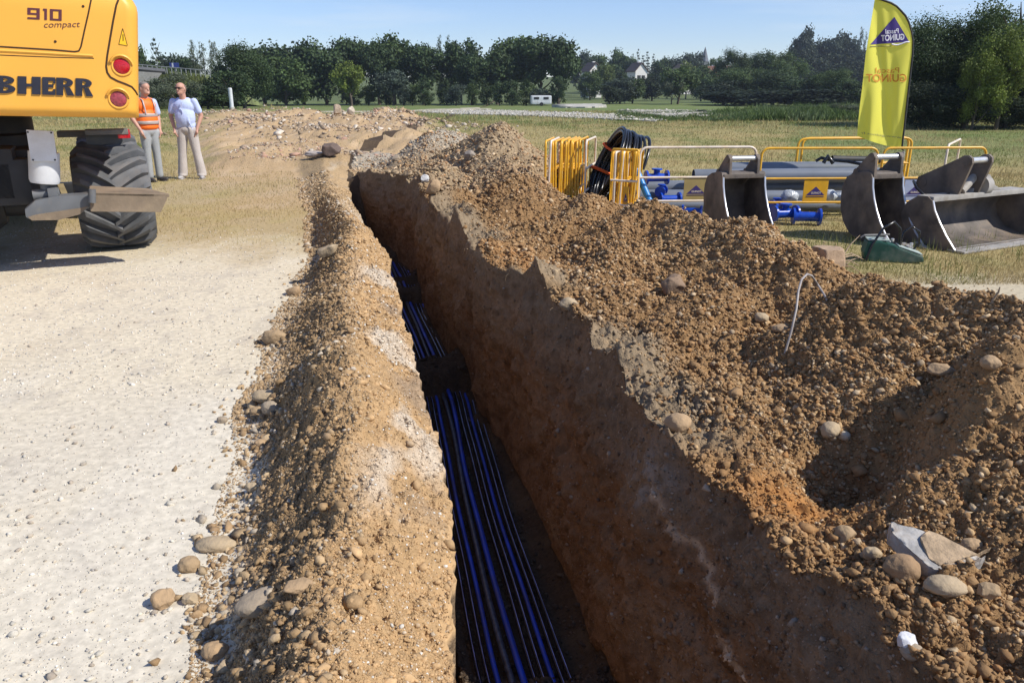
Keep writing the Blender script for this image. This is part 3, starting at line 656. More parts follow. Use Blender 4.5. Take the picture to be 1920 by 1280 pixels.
tag(arr_mesh('embankment_weeds', v, f, M_grass, col=c, smooth=False), 'rough grass covering the road embankment slope', 'grass', kind='stuff')
br = MB()
a, b_ = P(150, 152, 69), P(300, 152, 69)
br.add([P(150, 127, 69), P(304, 137, 69), P(262, 192, 69), P(150, 205, 69), P(150, 127, 77), P(304, 137, 77), P(262, 192, 77), P(150, 205, 77)],
       [(0, 1, 2, 3), (4, 5, 6, 7), (0, 1, 5, 4), (1, 2, 6, 5), (2, 3, 7, 6), (3, 0, 4, 7)])
ab = empty('bridge', P(262, 200, 69), 0, 'pale concrete bridge abutment with railing at the road embankment', 'bridge')
def reparent(o, p):
    o.parent = p; o.matrix_parent_inverse = Matrix.Translation(p.location).inverted() if p.rotation_euler.z == 0 else (Matrix.Translation(p.location) @ Matrix.Rotation(p.rotation_euler.z, 4, 'Z')).inverted(); return o
reparent(br.build('abutment', M_conc), ab)
dk_ = MB(); dk_.tube([P(150, 121.5, 69), P(262, 130, 69.2), P(310, 134.5, 69.5)], .22, 4); reparent(dk_.build('deck_edge', mat('deck_concrete', (.10, .10, .10), .8)), ab)
ra = MB(); pts = [P(px, 121.5+(px-262)*.088, 70.5) for px in range(150, 395, 9)]
ra.tube(pts, .035, 5)
for p in pts: ra.tube([p, p - Vector((0, 0, .55))], .04, 4)
reparent(ra.build('railing', mat('galvanised', (.20, .21, .21), .6)), ab)

# ------------------------------------------------------------------ trees
def crown_arrays(n_leaf, leaf, kind='broad', seed=0, cb=.2):
    r = np.random.default_rng(seed)
    if kind == 'poplar':
        cl = [(np.array([r.normal()*.10, r.normal()*.10, z]), .07+.33*math.sqrt(max(0, 1-z))*min(1, (z-cb+.12)*4)) for z in np.linspace(cb, .97, 30)]
    elif kind == 'conifer':
        cl = []
        for z in np.linspace(cb, .98, 15):
            rad = .5*(1-z)/(1-cb)+.03
            for k in range(max(3, int(11*rad/.5))):
                a = r.random()*6.28; q = rad*(.5+.5*r.random()); cl.append((np.array([math.cos(a)*q, math.sin(a)*q, z-.05*q]), .05+.10*rad))
    else:
        cl = []
        nclump = {'broad': 46, 'bush': 34, 'wide': 60}.get(kind, 46)
        for k in range(nclump):
            d = r.normal(size=3); d /= np.linalg.norm(d); q = r.random()**.4
            hh = (1-cb)/2; c = np.array([d[0]*.40*q, d[1]*.40*q, cb+hh+d[2]*(hh-.10)*q])
            if c[2] < cb+.12: c[:2] *= .75
            cl.append((c, .07+.11*r.random()))
    wts = np.array([c[1]**2 for c in cl]); wts /= wts.sum(); ci = r.choice(len(cl), n_leaf, p=wts)
    cc = np.array([c[0] for c in cl])[ci]; rr = np.array([c[1] for c in cl])[ci]
    d = r.normal(size=(n_leaf, 3)); d /= np.linalg.norm(d, axis=1)[:, None]
    q = r.random(n_leaf)**.38; p = cc + d*(rr*q*(1+.25*r.normal(size=n_leaf)))[:, None]*np.array([1, 1, .35 if kind == 'conifer' else .8 if kind != 'poplar' else .16])
    p[:, 2] = np.maximum(p[:, 2], .01)
    nrm = d*.7 + r.normal(size=(n_leaf, 3))*.7 + np.array([0, 0, .35]); nrm /= np.linalg.norm(nrm, axis=1)[:, None]
    t = np.cross(nrm, r.normal(size=(n_leaf, 3))); t /= np.linalg.norm(t, axis=1)[:, None]; bt = np.cross(nrm, t)
    s = (leaf*(.6+.8*r.random(n_leaf)))[:, None]
    V = np.stack([p - t*s*.5, p + bt*s*.36, p + t*s*.5, p - bt*s*.36], 1).reshape(-1, 3)
    tone = (.75+.5*r.random(len(cl)))[ci]*(.75+.5*r.random(n_leaf)); col = np.repeat(np.stack([tone*1.05, tone, tone*.9], -1), 4, 0)
    return V, np.arange(4*n_leaf).reshape(-1, 4), col
def trunk_mb(seed, cb, tall=.75, limbs=7, r0=.022):
    r = random.Random(seed); m = MB()
    pts = [Vector((r.uniform(-.02, .02)*k, r.uniform(-.02, .02)*k, tall*k/5)) for k in range(6)]; pts[0] = Vector((0, 0, -.03))
    m.tube(pts, [r0*(1.25-k*.2) for k in range(6)], 7)
    for k in range(limbs):
        z = cb*.7 + (tall-cb*.7)*k/limbs; a = r.uniform(0, 6.28); b0 = Vector((0, 0, z)); l = .34*(1-z*.55)
        m.tube([b0, b0+Vector((math.cos(a)*l*.5, math.sin(a)*l*.5, l*.35)), b0+Vector((math.cos(a)*l, math.sin(a)*l, l*.85))], [r0*.5, r0*.34, r0*.1], 5)
    return m
VAR = {}
def variant(kind, k):
    key = (kind, k)
    if key in VAR: return VAR[key]
    spec = dict(broad=(7500, .050, .22), open=(7000, .048, .26), dense=(8500, .050, .02), bush=(3800, .05, .0), poplar=(3200, .040, .04), conifer=(3600, .035, .10),
                big=(52000, .0150, .03), bigtop=(42000, .0155, .05), shrub=(9000, .030, .0), cloud=(26000, .022, .02), lacy=(15000, .022, .10))[kind]
    kk = {'open': 'broad', 'dense': 'wide', 'big': 'wide', 'bigtop': 'broad', 'shrub': 'bush', 'cloud': 'wide', 'lacy': 'broad'}.get(kind, kind)
    V, F, C = crown_arrays(spec[0], spec[1], kk, 500+17*k+len(kind), spec[2])
    o = arr_mesh('crown', V, F, ML['dark'], col=C, smooth=False); me = o.data; bpy.data.objects.remove(o)
    t = trunk_mb(k+3, max(spec[2], .08), .9 if kind in ('poplar', 'conifer') else .75, 7, .03 if kind == 'open' else .024).build('trunk', M_bark, smooth=60); tm = t.data; bpy.data.objects.remove(t)
    VAR[key] = (me, tm); return VAR[key]
MEC = {}
def tree(px, ytop, wpx, d, kind, k, leaf, label, group=None, name=None, z0=None, dy=0, cat='tree'):
    t = P(px, ytop, d); z = float(nat(np.array([t.x]), np.array([d]))[0]) if z0 is None else z0
    depth = d*cp + (CH-z)*sp; wd = wpx/1440*depth
    nm = name or {'poplar': 'poplar_tree', 'conifer': 'conifer_tree', 'bush': 'bush', 'shrub': 'shrub'}.get(kind, 'broadleaf_tree')
    e = empty(nm, (t.x, d+dy, z), random.uniform(0, 6.28), label, cat, group)
    e.scale = (wd*1.25, wd*1.25, (t.z-z)*1.0)
    me, tm = variant(kind, k); key = (me.name, leaf)
    if key not in MEC:
        m2 = me.copy(); m2.materials.clear(); m2.materials.append(ML[leaf]); MEC[key] = m2
    c = bpy.data.objects.new('crown', MEC[key]); link(c, e)
    c = bpy.data.objects.new('trunk', tm); link(c, e)
    return e
GA = 'trees of the dark row beyond the meadow'
for a in [
    (446, 74, 104, 84, 'cloud', 0, 'dark', 'dark bushy tree at the left end of the long tree row'),
    (485, 70, 110, 132, 'dense', 1, 'dark', 'tall dark tree second from the left end of the row'),
    (528, 98, 90, 122, 'dense', 2, 'mid', 'rounder green tree bulging in front of the dark row'),
    (560, 72, 100, 130, 'dense', 0, 'dark', 'dark tree right behind the rounder green one'),
    (604, 72, 90, 128, 'dense', 1, 'dark', 'dark tree just left of the small yellow green tree'),
    (655, 68, 84, 134, 'open', 0, 'dark', 'dark tree standing behind the small yellow green tree'),
    (654, 114, 58, 118, 'open', 1, 'bright', 'small yellow green tree in front of the dark row'),
    (706, 78, 70, 130, 'open', 2, 'dark', 'dark tree left of the tall domed tree'),
    (734, 62, 86, 134, 'open', 1, 'mid', 'tall domed tree with visible thin trunks in the middle of the row'),
    (790, 80, 84, 132, 'open', 0, 'dark', 'lower round tree between domed tree and two poplars'),
    (735, 130, 60, 122, 'open', 2, 'blue', 'low greyish tree standing under the tall domed tree'),
    (862, 68, 78, 134, 'broad', 2, 'dark', 'dark tree just right of the two slim poplars'),
    (885, 100, 60, 128, 'open', 0, 'dark', 'small sloping tree at the gap in the row'),
    (932, 86, 76, 130, 'open', 1, 'dark', 'left tree of the big group right of the gap'),
    (968, 66, 90, 134, 'open', 2, 'mid', 'tall second tree of the big group right of the gap'),
    (1012, 64, 96, 132, 'open', 0, 'dark', 'broad middle tree of the big group above the white caravan'),
    (1050, 68, 76, 130, 'open', 1, 'dark', 'right tree of the big group nearest the village'),
]: tree(*a, group=GA)
for i in range(16):
    px = 640 + i*27 + random.uniform(-8, 8)
    tree(px, 150+random.uniform(-10, 12), random.uniform(26, 44), 121+random.uniform(0, 6), 'bush', i % 3, random.choice(['blue', 'dark', 'mid']),
         'small dark sapling in the undergrowth below the tree row', 'saplings under the tree row', name='sapling')
tree(824, 64, 17, 140, 'poplar', 0, 'dark', 'left one of two slim poplars in the dark row', 'slim poplars', z0=-1)
tree(838, 64, 16, 140, 'poplar', 1, 'dark', 'right one of two slim poplars in the dark row', 'slim poplars', z0=-1)
# behind the embankment, left
tree(287, 72, 42, 108, 'conifer', 0, 'blue', 'spreading dark conifer above the road railing')
tree(258, 88, 40, 104, 'broad', 0, 'dark', 'dark tree peeping out beside the yellow excavator body')
tree(318, 92, 60, 112, 'broad', 1, 'blue', 'round dull green tree right of the conifer')
tree(345, 100, 50, 108, 'dense', 2, 'dark', 'low dark tree behind the road sign')
tree(300, 108, 70, 106, 'dense', 1, 'dark', 'low dark tree mass below the conifer')
for i, (px, w_) in enumerate(((358, 22), (376, 24), (394, 20), (404, 18))):
    tree(px, 74+3*(i % 2), w_, 106, 'poplar', i % 2, 'grey', ['leftmost feathery grey green poplar behind the road', 'second feathery grey green poplar behind the road', 'third feathery grey green poplar behind the road', 'rightmost feathery poplar touching the dark row'][i], 'feathery poplars behind the road')
tree(425, 130, 80, 76, 'bush', 0, 'dark', 'dark shrub at the foot of the embankment', cat='bush', z0=-.2)
tree(385, 156, 70, 72, 'bush', 1, 'dark', 'low dark shrub behind the man in the pale shirt', cat='bush', z0=-.1)
tree(412, 148, 60, 74, 'bush', 2, 'black', 'very dark shrub where the embankment ends', cat='bush', z0=-.1)
tree(352, 160, 50, 68, 'bush', 0, 'dark', 'low dark shrub beside the silvery shrub', cat='bush', z0=-.1)
tree(318, 134, 90, 66, 'shrub', 0, 'grey', 'silvery grey shrub between the two men and the bridge', cat='bush', z0=0)
tree(290, 152, 60, 64, 'shrub', 1, 'grey', 'smaller silvery shrub behind the man in orange', cat='bush', z0=0)
# village side
for a in [
    (1092, 96, 46, 230, 'broad', 0, 'blue', 'dark round tree behind the right end of the row'), (1120, 96, 50, 250, 'broad', 1, 'mid', 'mid green tree above the left white gable'),
    (1108, 128, 40, 180, 'dense', 2, 'mid', 'low tree at the foot of the left white gable'), (1134, 116, 34, 190, 'broad', 2, 'willow', 'pale yellow green tree right of the left white gable'),
    (1160, 92, 44, 260, 'broad', 0, 'mid', 'round green tree above the village'), (1152, 124, 44, 200, 'dense', 0, 'dark', 'dark low tree between the two white gables'),
    (1182, 100, 34, 240, 'dense', 1, 'dark', 'dark tree above the second white gable'), (1240, 104, 40, 230, 'dense', 2, 'dark', 'dark tree beside the slim conifers'),
    (1262, 100, 50, 260, 'dense', 1, 'blue', 'bluish rounded tree left of the domed tree'), (1303, 92, 42, 270, 'broad', 1, 'blue', 'dark domed tree beside the church spire'),
    (1343, 104, 30, 260, 'broad', 2, 'mid', 'small round tree right of the church spire'), (1365, 102, 24, 250, 'poplar', 0, 'mid', 'slim green tree left of the big dark wood'),
    (1290, 116, 40, 200, 'broad', 0, 'willow', 'light green tree below the domed tree'), (1318, 120, 50, 190, 'dense', 0, 'mid', 'green tree left of the red roof'),
    (1165, 142, 56, 140, 'dense', 2, 'blue', 'dark rounded willow at the river, leftmost'), (1188, 140, 50, 142, 'dense', 1, 'mid', 'pale topped willow beside the dark rounded willow'),
    (1145, 154, 44, 136, 'bush', 2, 'black', 'squared dark hedge bush beside the path'),
    (1225, 140, 50, 170, 'dense', 0, 'black', 'very dark narrow tree left of the lone willow'), (1275, 122, 66, 136, 'broad', 2, 'mid', 'lone rounded willow standing on the river bank'),
    (1262, 144, 36, 134, 'broad', 0, 'grey', 'small grey green willow against the lone willow'),
    (1342, 150, 46, 150, 'dense', 2, 'dark', 'low dark tree under the red roof'),
    (1380, 88, 66, 150, 'cloud', 0, 'dark', 'left tree of the big dark clump by the river'), (1425, 84, 74, 154, 'cloud', 1, 'dark', 'highest tree of the big dark clump by the river'),
    (1470, 92, 80, 150, 'cloud', 0, 'mid', 'rounded green tree in the big clump by the river'), (1400, 118, 100, 132, 'cloud', 1, 'mid', 'front grey green tree of the big riverside clump'),
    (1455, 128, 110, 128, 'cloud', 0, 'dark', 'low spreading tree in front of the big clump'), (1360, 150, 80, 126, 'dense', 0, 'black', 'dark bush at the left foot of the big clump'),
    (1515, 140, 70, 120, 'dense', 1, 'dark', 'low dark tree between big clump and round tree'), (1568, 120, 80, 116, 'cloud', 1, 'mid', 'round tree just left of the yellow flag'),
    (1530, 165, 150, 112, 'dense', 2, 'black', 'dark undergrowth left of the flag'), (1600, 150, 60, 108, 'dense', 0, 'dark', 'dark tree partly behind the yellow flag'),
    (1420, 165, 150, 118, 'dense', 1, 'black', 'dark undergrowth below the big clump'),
]: tree(*a)
for i, (px, yt, w_) in enumerate(((1197, 92, 15), (1214, 97, 18), (1226, 101, 14), (1206, 104, 20))):
    tree(px, yt, w_*1.3, 240, 'conifer', i % 2, 'blue', ['tallest slim conifer in the village', 'conifer just right of the tallest slim one', 'smallest rightmost slim conifer in the village', 'front slim conifer of the village group'][i], 'slim village conifers')
for i, (px, yt, w_) in enumerate(((1512, 48, 40), (1540, 62, 50), (1566, 60, 46), (1590, 58, 44), (1650, 80, 90))):
    tree(px, yt, w_*1.15, 255, 'dense', i % 3, 'blue', ['tallest leftmost tree of the wood on the hill', 'second tree from the left in the hill wood', 'middle tree of the hill wood', 'hill wood tree left of the slim poplar', 'hill wood tree behind the yellow flag'][i], 'wood on the hill')
    tree(px, yt+38, w_*1.6, 245, 'bush', (i+1) % 3, 'black', 'dark understorey tree in front of the wood on the hill', 'understorey of the hill wood')
tree(1617, 49, 15, 250, 'poplar', 0, 'blue', 'slim poplar on the hill beside the flag')
tree(1625, 58, 9, 252, 'poplar', 1, 'grey', 'thin pale poplar touching the flag edge')
# shrubs on the bank
tree(1520, 196, 62, 50, 'shrub', 0, 'grey', 'grey green rounded shrub left of the pair on the bank', cat='bush', z0=-.05)
tree(1582, 190, 60, 47, 'shrub', 1, 'grey', 'grey green rounded shrub beside the flag', cat='bush', z0=-.05)
tree(1318, 205, 26, 56, 'shrub', 0, 'blue', 'small dark shrub at the end of the gravel bank', cat='bush', z0=-.05)
# right big trees
tree(1762, 18, 160, 36, 'big', 0, 'dark', 'huge dark tree right of the yellow flag', 'big trees at the right edge', z0=-.1)
tree(1735, 40, 62, 38, 'cloud', 0, 'black', 'narrow dark tree directly behind the flag pole', 'big trees at the right edge', z0=-.1)
tree(1850, 2, 190, 37, 'bigtop', 1, 'mid', 'tall dark tree in the middle of the right hand trees', 'big trees at the right edge', z0=-.1)
tree(1935, -40, 200, 35, 'bigtop', 2, 'mid', 'tallest tree cut by the right edge of the view', 'big trees at the right edge', z0=-.1)
tree(1905, 40, 110, 32.5, 'lacy', 1, 'bright', 'bright yellow green tree in front of the dark ones', 'big trees at the right edge', z0=-.1)
tree(1850, 88, 66, 32.4, 'lacy', 0, 'bright', 'smaller bright green tree before the huge dark tree', 'big trees at the right edge', z0=-.1)
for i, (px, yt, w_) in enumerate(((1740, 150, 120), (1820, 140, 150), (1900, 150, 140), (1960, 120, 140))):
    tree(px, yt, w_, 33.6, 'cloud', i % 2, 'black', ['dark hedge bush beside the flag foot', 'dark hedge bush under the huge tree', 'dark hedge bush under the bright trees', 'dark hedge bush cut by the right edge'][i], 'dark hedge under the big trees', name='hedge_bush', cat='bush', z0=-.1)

# houses, spire, caravan, post
def house(px, py, d, w_, h_, dep, roofh, rz, wallm, roofm, label, windows=2, dark=M_blk):
    z0 = nat(np.array([P(px, py, d).x]), np.array([float(d)]))[0]
    top = P(px, py, d).z; h_ = max(h_, top-z0-roofh)
    e = empty('house', (P(px, py, d).x, d, z0), rz, label, 'house')
    MB().box((0, 0, h_/2), (w_, dep, h_)).build('wall', wallm, e)
    r = MB(); o = .35; hw = w_/2
    g = MB(); g.add([(-hw, -dep/2, h_), (hw, -dep/2, h_), (0, -dep/2, h_+roofh), (-hw, dep/2, h_), (hw, dep/2, h_), (0, dep/2, h_+roofh)], [(0, 1, 2), (3, 4, 5), (0, 2, 5, 3), (1, 2, 5, 4)]); g.build('gable', wallm, e)
    for s in (-1, 1):
        r.add([(s*(hw+o), -dep/2-o, h_-.35), (0, -dep/2-o, h_+roofh+.12), (0, dep/2+o, h_+roofh+.12), (s*(hw+o), dep/2+o, h_-.35),
               (s*(hw+o), -dep/2-o, h_-.15), (0, -dep/2-o, h_+roofh+.34), (0, dep/2+o, h_+roofh+.34), (s*(hw+o), dep/2+o, h_-.15)],
              [(0, 1, 2, 3), (4, 5, 6, 7), (0, 1, 5, 4), (2, 3, 7, 6), (0, 3, 7, 4), (1, 2, 6, 5)])
    rf = r.build('roof', roofm, e); c = MB().box((hw*.5, dep*.2, h_+roofh*.9), (.7, .7, 1.6)).build('chimney', wallm, rf)
    for k in range(windows):
        MB().box(((k-(windows-1)/2)*w_*.36, -dep/2-.03, h_*.72), (1.0, .08, 1.3)).build('window', dark, e)
M_hw = mat('render_white', (.70, .67, .62), .9, .06); M_roof = mat('red_tiles', (.22, .10, .07), .9, .2, 2); M_roof2 = mat('brown_tiles', (.10, .07, .06), .9, .2, 2)
house(1110, 120, 215, 3.6, 3, 5, 1.8, R(20), M_hw, M_roof2, 'white gabled house at the left side of the village')
house(1195, 120, 225, 3.6, 3, 5, 1.8, R(20), M_hw, M_roof2, 'white gabled house beside the slim conifers')
house(1348, 127, 195, 5, 3, 7, 2.0, R(75), M_hw, M_roof, 'house with a red tiled roof and white wall')
house(1282, 122, 240, 5, 3, 6, 2.0, R(20), M_hw, M_roof2, 'pale house half hidden behind the lone willow')
ch = empty('church', (P(1322, 100, 420).x, 420, 9), 0, 'distant church with a thin pointed spire on the skyline', 'church')
zt = P(1322, 88, 420).z-9; MB().box((0, 0, (zt-7)/2), (4, 4, zt-7)).build('tower', mat('grey_stone', (.2, .2, .19), .9), ch)
MB().lathe([(2.2, zt-7), (.05, zt)], Matrix.Identity(4), 8).build('spire', mat('slate', (.09, .10, .12), .6), ch)
cv = empty('caravan', Vector((P(1014, 190, 119).x, 119, -.9)), .1, 'white caravan parked under the big tree group', 'caravan'); s_ = .95
cv.scale = (s_, s_, s_)
MB().box((0, 0, .9), (3.2, 1.8, 1.3), bev=.25).build('body', M_white, cv); MB().box((-.8, -.91, 1.15), (.8, .03, .35)).build('window', M_blk, cv)
MB().box((.7, -.91, 1.15), (.8, .03, .35)).build('window', M_blk, cv)
MB().lathe([(.28, -.1), (.28, .1)], TR((0, -.85, .28), rx=R(90)), 16).build('wheel', M_blk, cv)
pt = empty('marker_post', Vector((P(434, 194, 66).x, 66, -.12)), 0, 'slim white marker post in front of the dark trees', 'post'); hgt = P(434, 165, 66).z+.12
MB().lathe([(.16, 0), (.16, hgt*.97), (.11, hgt)], Matrix.Identity(4), 16).build('post', M_white, pt, smooth=40); MB().lathe([(.22, 0), (.22, .25)], Matrix.Identity(4), 16).build('base', M_conc, pt)
ps = empty('road_sign', P(328, 133, 84) , 0, 'blue and white road sign beside the raised road', 'road sign')
MB().box((0, 0, .55), (.95, .06, .45)).build('panel', mat('sign_blue', (.03, .05, .22), .6), ps); MB().box((-.15, -.04, .55), (.14, .02, .4)).build('panel_stripe', M_white, ps)
MB().tube([(0, .06, -.4), (0, .06, .5)], .05, 6).build('pole', M_grey, ps)

# ------------------------------------------------------------------ text helper
def text_arrays(s, offset=0.0, extrude=0.0, shear=0.0, res=3):
    cu = bpy.data.curves.new('t', 'FONT'); cu.body = s; cu.size = 1; cu.offset = offset; cu.extrude = extrude; cu.shear = shear; cu.resolution_u = res
    o = bpy.data.objects.new('t', cu); COL.objects.link(o); dg = bpy.context.evaluated_depsgraph_get(); dg.update()
    me = bpy.data.meshes.new_from_object(o.evaluated_get(dg)); V = np.array([v.co[:] for v in me.vertices]); F = [tuple(p.vertices) for p in me.polygons]
    bpy.data.objects.remove(o); bpy.data.curves.remove(cu); bpy.data.meshes.remove(me)
    lo, hi = V.min(0), V.max(0); V[:, 0] = (V[:, 0]-lo[0])/(hi[0]-lo[0]); V[:, 1] = (V[:, 1]-lo[1])/(hi[1]-lo[1])
    return V, F

# ------------------------------------------------------------------ excavator (seen from behind)
YB = 7.1                                    # plane of the counterweight face
XRt = P(258, 200, YB).x                     # right edge of the body
XCn = XRt - 1.27
def half(z): return 1.27 + .115*(z-1.39)/.9 - .36*max(0, (z-2.27)/.30)**2
ZB0 = P(258, 222, YB).z
def tilt(x): return .034*(XRt - x)
YAW = R(27)
PIV = Vector((XRt, YB, 0))
MX = Matrix.Translation(PIV) @ Matrix.Rotation(YAW, 4, 'Z') @ Matrix.Translation(-PIV)      # machine frame -> world
MXI = MX.inverted()
def PL(px, py, d):
    o = MXI @ Vector((0, 0, CH)); a, y, z = ray(px, py); v = MXI.to_3x3() @ Vector((a, y, z)); return o + v*((d-o.y)/v.y)
def face_y(x, z):
    zl = z - tilt(x); h = half(zl); dx = max(0.0, abs(x-XCn) - (h-.10)); dx = min(dx, .0999)
    y = YB + (.10 - math.sqrt(max(0, .01-dx*dx)))
    y += .035*(abs(x-XCn)/1.27)**2 - .035
    q = max(0, (ZB0+.07-zl)/.07); y += .07*q*q
    q = max(0, (zl-2.26)/.3); y += .12*q*q
    return y
EXO = Vector((XCn, 9.2, 0))
exc = empty('excavator', MX @ EXO, YAW, 'yellow wheeled excavator seen from behind at the left edge of the photo', 'excavator')
def ex(mb, name, m, parent=None, smooth=None, bevel=0):
    o = mb.build(name, m, None, smooth, bevel); o.parent = parent or exc
    o.matrix_parent_inverse = Matrix.Translation(EXO).inverted() if parent is None else Matrix.Identity(4); return o
body = MB(); zsr = list(np.linspace(ZB0, ZB0+.09, 6)) + list(np.linspace(ZB0+.14, 2.18, 12)) + list(np.linspace(2.22, 2.56, 8)); rings = []
def outline(zl):
    h = half(zl); pts = []
    xs = np.concatenate([np.linspace(-h, -h+.10, 9)[:-1], np.linspace(-h+.10, h-.10, 20), np.linspace(h-.10, h, 9)[1:]])
    for x in xs:
        X_ = XCn + x; pts.append((X_, face_y(X_, zl+tilt(X_)) if abs(x) < h-1e-6 else YB+.10, zl+tilt(X_)))
    yb = 10.7
    pts += [(XCn+h, YB+.6, zl+tilt(XCn+h)), (XCn+h, yb, zl+tilt(XCn+h)), (XCn-h, yb, zl+tilt(XCn-h)), (XCn-h, YB+.6, zl+tilt(XCn-h))]
    return pts
ol = [outline(z) for z in zsr]; n = len(ol[0]); vs_ = [p for r_ in ol for p in r_]
fs_ = [(i*n+k, i*n+(k+1) % n, (i+1)*n+(k+1) % n, (i+1)*n+k) for i in range(len(ol)-1) for k in range(n)] + [tuple(range(n))[::-1], tuple((len(ol)-1)*n+k for k in range(n))]
body.add(vs_, fs_); bodyo = ex(body, 'counterweight', M_yel, smooth=35)
def onface(px, py, off=.004):
    p = PL(px, py, YB); return Vector((p.x, face_y(p.x, p.z) - off, p.z))
def facetext(name, s, x0, y0, x1, y1, slope, m, offset=0, thick=.004, shear=0):
    V, F = text_arrays(s, offset, .5, shear); zr_ = V[:, 2].min(), V[:, 2].max()
    out = []
    for v in V:
        px = x0 + (x1-x0)*v[0]; py = y1 + (y0-y1)*v[1] + slope*(px-x0)
        k = (v[2]-zr_[0])/(zr_[1]-zr_[0]); out.append(onface(px, py, -.003 + k*(thick+.004)))
    mb = MB(); mb.add(out, F); return ex(mb, name, m, bodyo)
spans = [('L', -98, -66), ('I', -62, -46), ('E', -41, -12), ('B', -8, 30), ('H', 34, 77), ('E', 80, 104), ('R', 106, 140), ('R', 142, 175)]
def ringq(cx, cy, ro, ri, n=9):
    q = []
    for k in range(n):
        t0, t1 = [-math.pi/2 + math.pi*j/n for j in (k, k+1)]
        q.append([(cx+ri[0]*math.cos(t0), cy+ri[1]*math.sin(t0)), (cx+ro[0]*math.cos(t0), cy+ro[1]*math.sin(t0)), (cx+ro[0]*math.cos(t1), cy+ro[1]*math.sin(t1)), (cx+ri[0]*math.cos(t1), cy+ri[1]*math.sin(t1))])
    return q
def rc(x0, y0, x1, y1): return [(x0, y0), (x1, y0), (x1, y1), (x0, y1)]
GLY = {'L': [rc(0, 0, .45, 1), rc(.45, 0, 1, .22)], 'I': [rc(0, 0, 1, 1)], 'H': [rc(0, 0, .38, 1), rc(.62, 0, 1, 1), rc(.38, .42, .62, .6)],
       'E': [rc(0, 0, .46, 1), rc(.46, .79, 1, 1), rc(.46, .42, .86, .60), rc(.46, 0, 1, .21), rc(.84, .66, 1, .79), rc(.84, .21, 1, .34)],
       'B': [rc(0, 0, .40, 1)] + ringq(.40, .76, (.54, .24), (.22, .09)) + ringq(.40, .26, (.60, .26), (.26, .10)),
       'R': [rc(0, 0, .38, 1)] + ringq(.38, .735, (.54, .265), (.20, .11)) + [[(.44, .47), (.74, .47), (1.0, 0), (.60, 0)]]}
for ch_, a, b_ in spans:
    yt = 142 + .035*a; mb = MB()
    for poly in GLY[ch_]:
        fr2, bk2 = [], []
        for (u, v) in poly:
            px = a + (b_-a)*u; py = yt + 33*(1-v) + .035*(px-a); fr2.append(onface(px, py, .012)); bk2.append(onface(px, py, -.003))
        n_ = len(poly); mb.add(fr2+bk2, [tuple(range(n_)), tuple(range(n_, 2*n_))[::-1]] + [(i, (i+1) % n_, n_+(i+1) % n_, n_+i) for i in range(n_)])
    ex(mb, 'lettering', M_letter, bodyo)
GLY.update({'9': [rc(0, .84, 1, 1), rc(0, .56, .26, .84), rc(0, .40, .74, .56), rc(.74, 0, 1, .84), rc(0, 0, .74, .16)], '1': [rc(.35, 0, 1, 1), rc(0, .82, .35, 1)], '0': [rc(0, .84, 1, 1), rc(0, 0, 1, .16), rc(0, .16, .26, .84), rc(.74, .16, 1, .84)]})
M_mar = mat('maroon_print', (.10, .02, .03), .5, .1)
for ch_, a, b_ in (('9', 52, 75), ('1', 81, 88.5), ('0', 94, 116)):
    mb = MB(); yt = 15.5 + .055*(a-52)
    for poly in GLY[ch_]:
        q_ = [onface(a+(b_-a)*u, yt+21*(1-v)+.055*(b_-a)*u, .004) for u, v in poly]; mb.add(q_, [(0, 1, 2, 3)])
    ex(mb, 'model_number', M_mar, bodyo)
facetext('model_number', 'compact', 83, 44, 150, 56.5, -.02, mat('maroon_print', (.10, .02, .03), .5, .1), offset=-.004, thick=.002, shear=.15)
def facetube(pts, r, name, m, off=0.0, n=6):
    out = []
    for (a, b_) in zip(pts[:-1], pts[1:]):
        for k in range(4): out.append(onface(a[0]+(b_[0]-a[0])*k/4, a[1]+(b_[1]-a[1])*k/4, off))
    out.append(onface(*pts[-1], off)); mb = MB(); mb.tube(out, r, n); return ex(mb, name, m, bodyo)
M_gap = mat('panel_gap', (.05, .022, .006), .8, .1)
facetube([(-250, 78), (0, 88), (100, 94), (140, 97.5), (148, 96), (152, 88), (158, 60), (166, 25), (173, -10), (176, -25)], .0065, 'hatch_seam', M_gap)
facetube([(222, 0), (218, 10), (212, 40), (206, 75), (201, 105), (199, 125), (201, 136), (207, 145), (220, 152), (236, 158), (247, 163), (254, 171), (258, 178)], .008, 'corner_seam', M_gap)
facetube([(-250, 85), (0, 95.5), (100, 101), (174, 105)], .013, 'pressed_groove', M_yel, -.002)
facetube([(-250, 94), (0, 104), (100, 108), (176, 110)], .010, 'pressed_groove', M_gap, -.0075)
for (a, b_) in ((104, 78.5), (156, 12.5)):
    p = onface(a, b_, .002); ex(MB().lathe([(.011, -.004), (.009, .004)], TR(p, rx=R(90)), 10), 'bolt', M_gap, bodyo)
def lamp(px, py, m):
    p = onface(px, py, 0)
    ring = MB().lathe([(.062, -.02), (.083, -.004), (.088, .0), (.078, .012), (.066, .010), (.062, .0)], TR(p, rx=R(90)), 28)
    o = ex(ring, 'tail_light', M_yel, bodyo, smooth=50)
    ex(MB().lathe([(.069, -.012), (.068, .006), (.060, .013), (.030, .018), (.002, .020)], TR(p, rx=R(90)), 28), 'lens', m, o, smooth=50)
    ex(MB().lathe([(.073, -.011), (.073, .0095)], TR(p, rx=R(90)), 28), 'bezel', M_gap, o, smooth=50)
    hood = MB(); pts = [p + Vector((math.cos(t)*.088, -.008-.018*math.sin(t), math.sin(t)*.088)) for t in np.linspace(.15, 2.75, 12)]
    hood.tube(pts, .013, 6); ex(hood, 'hood', M_yel, o, smooth=60)
lamp(228, 124.5, M_red); lamp(222, 186, M_red2)
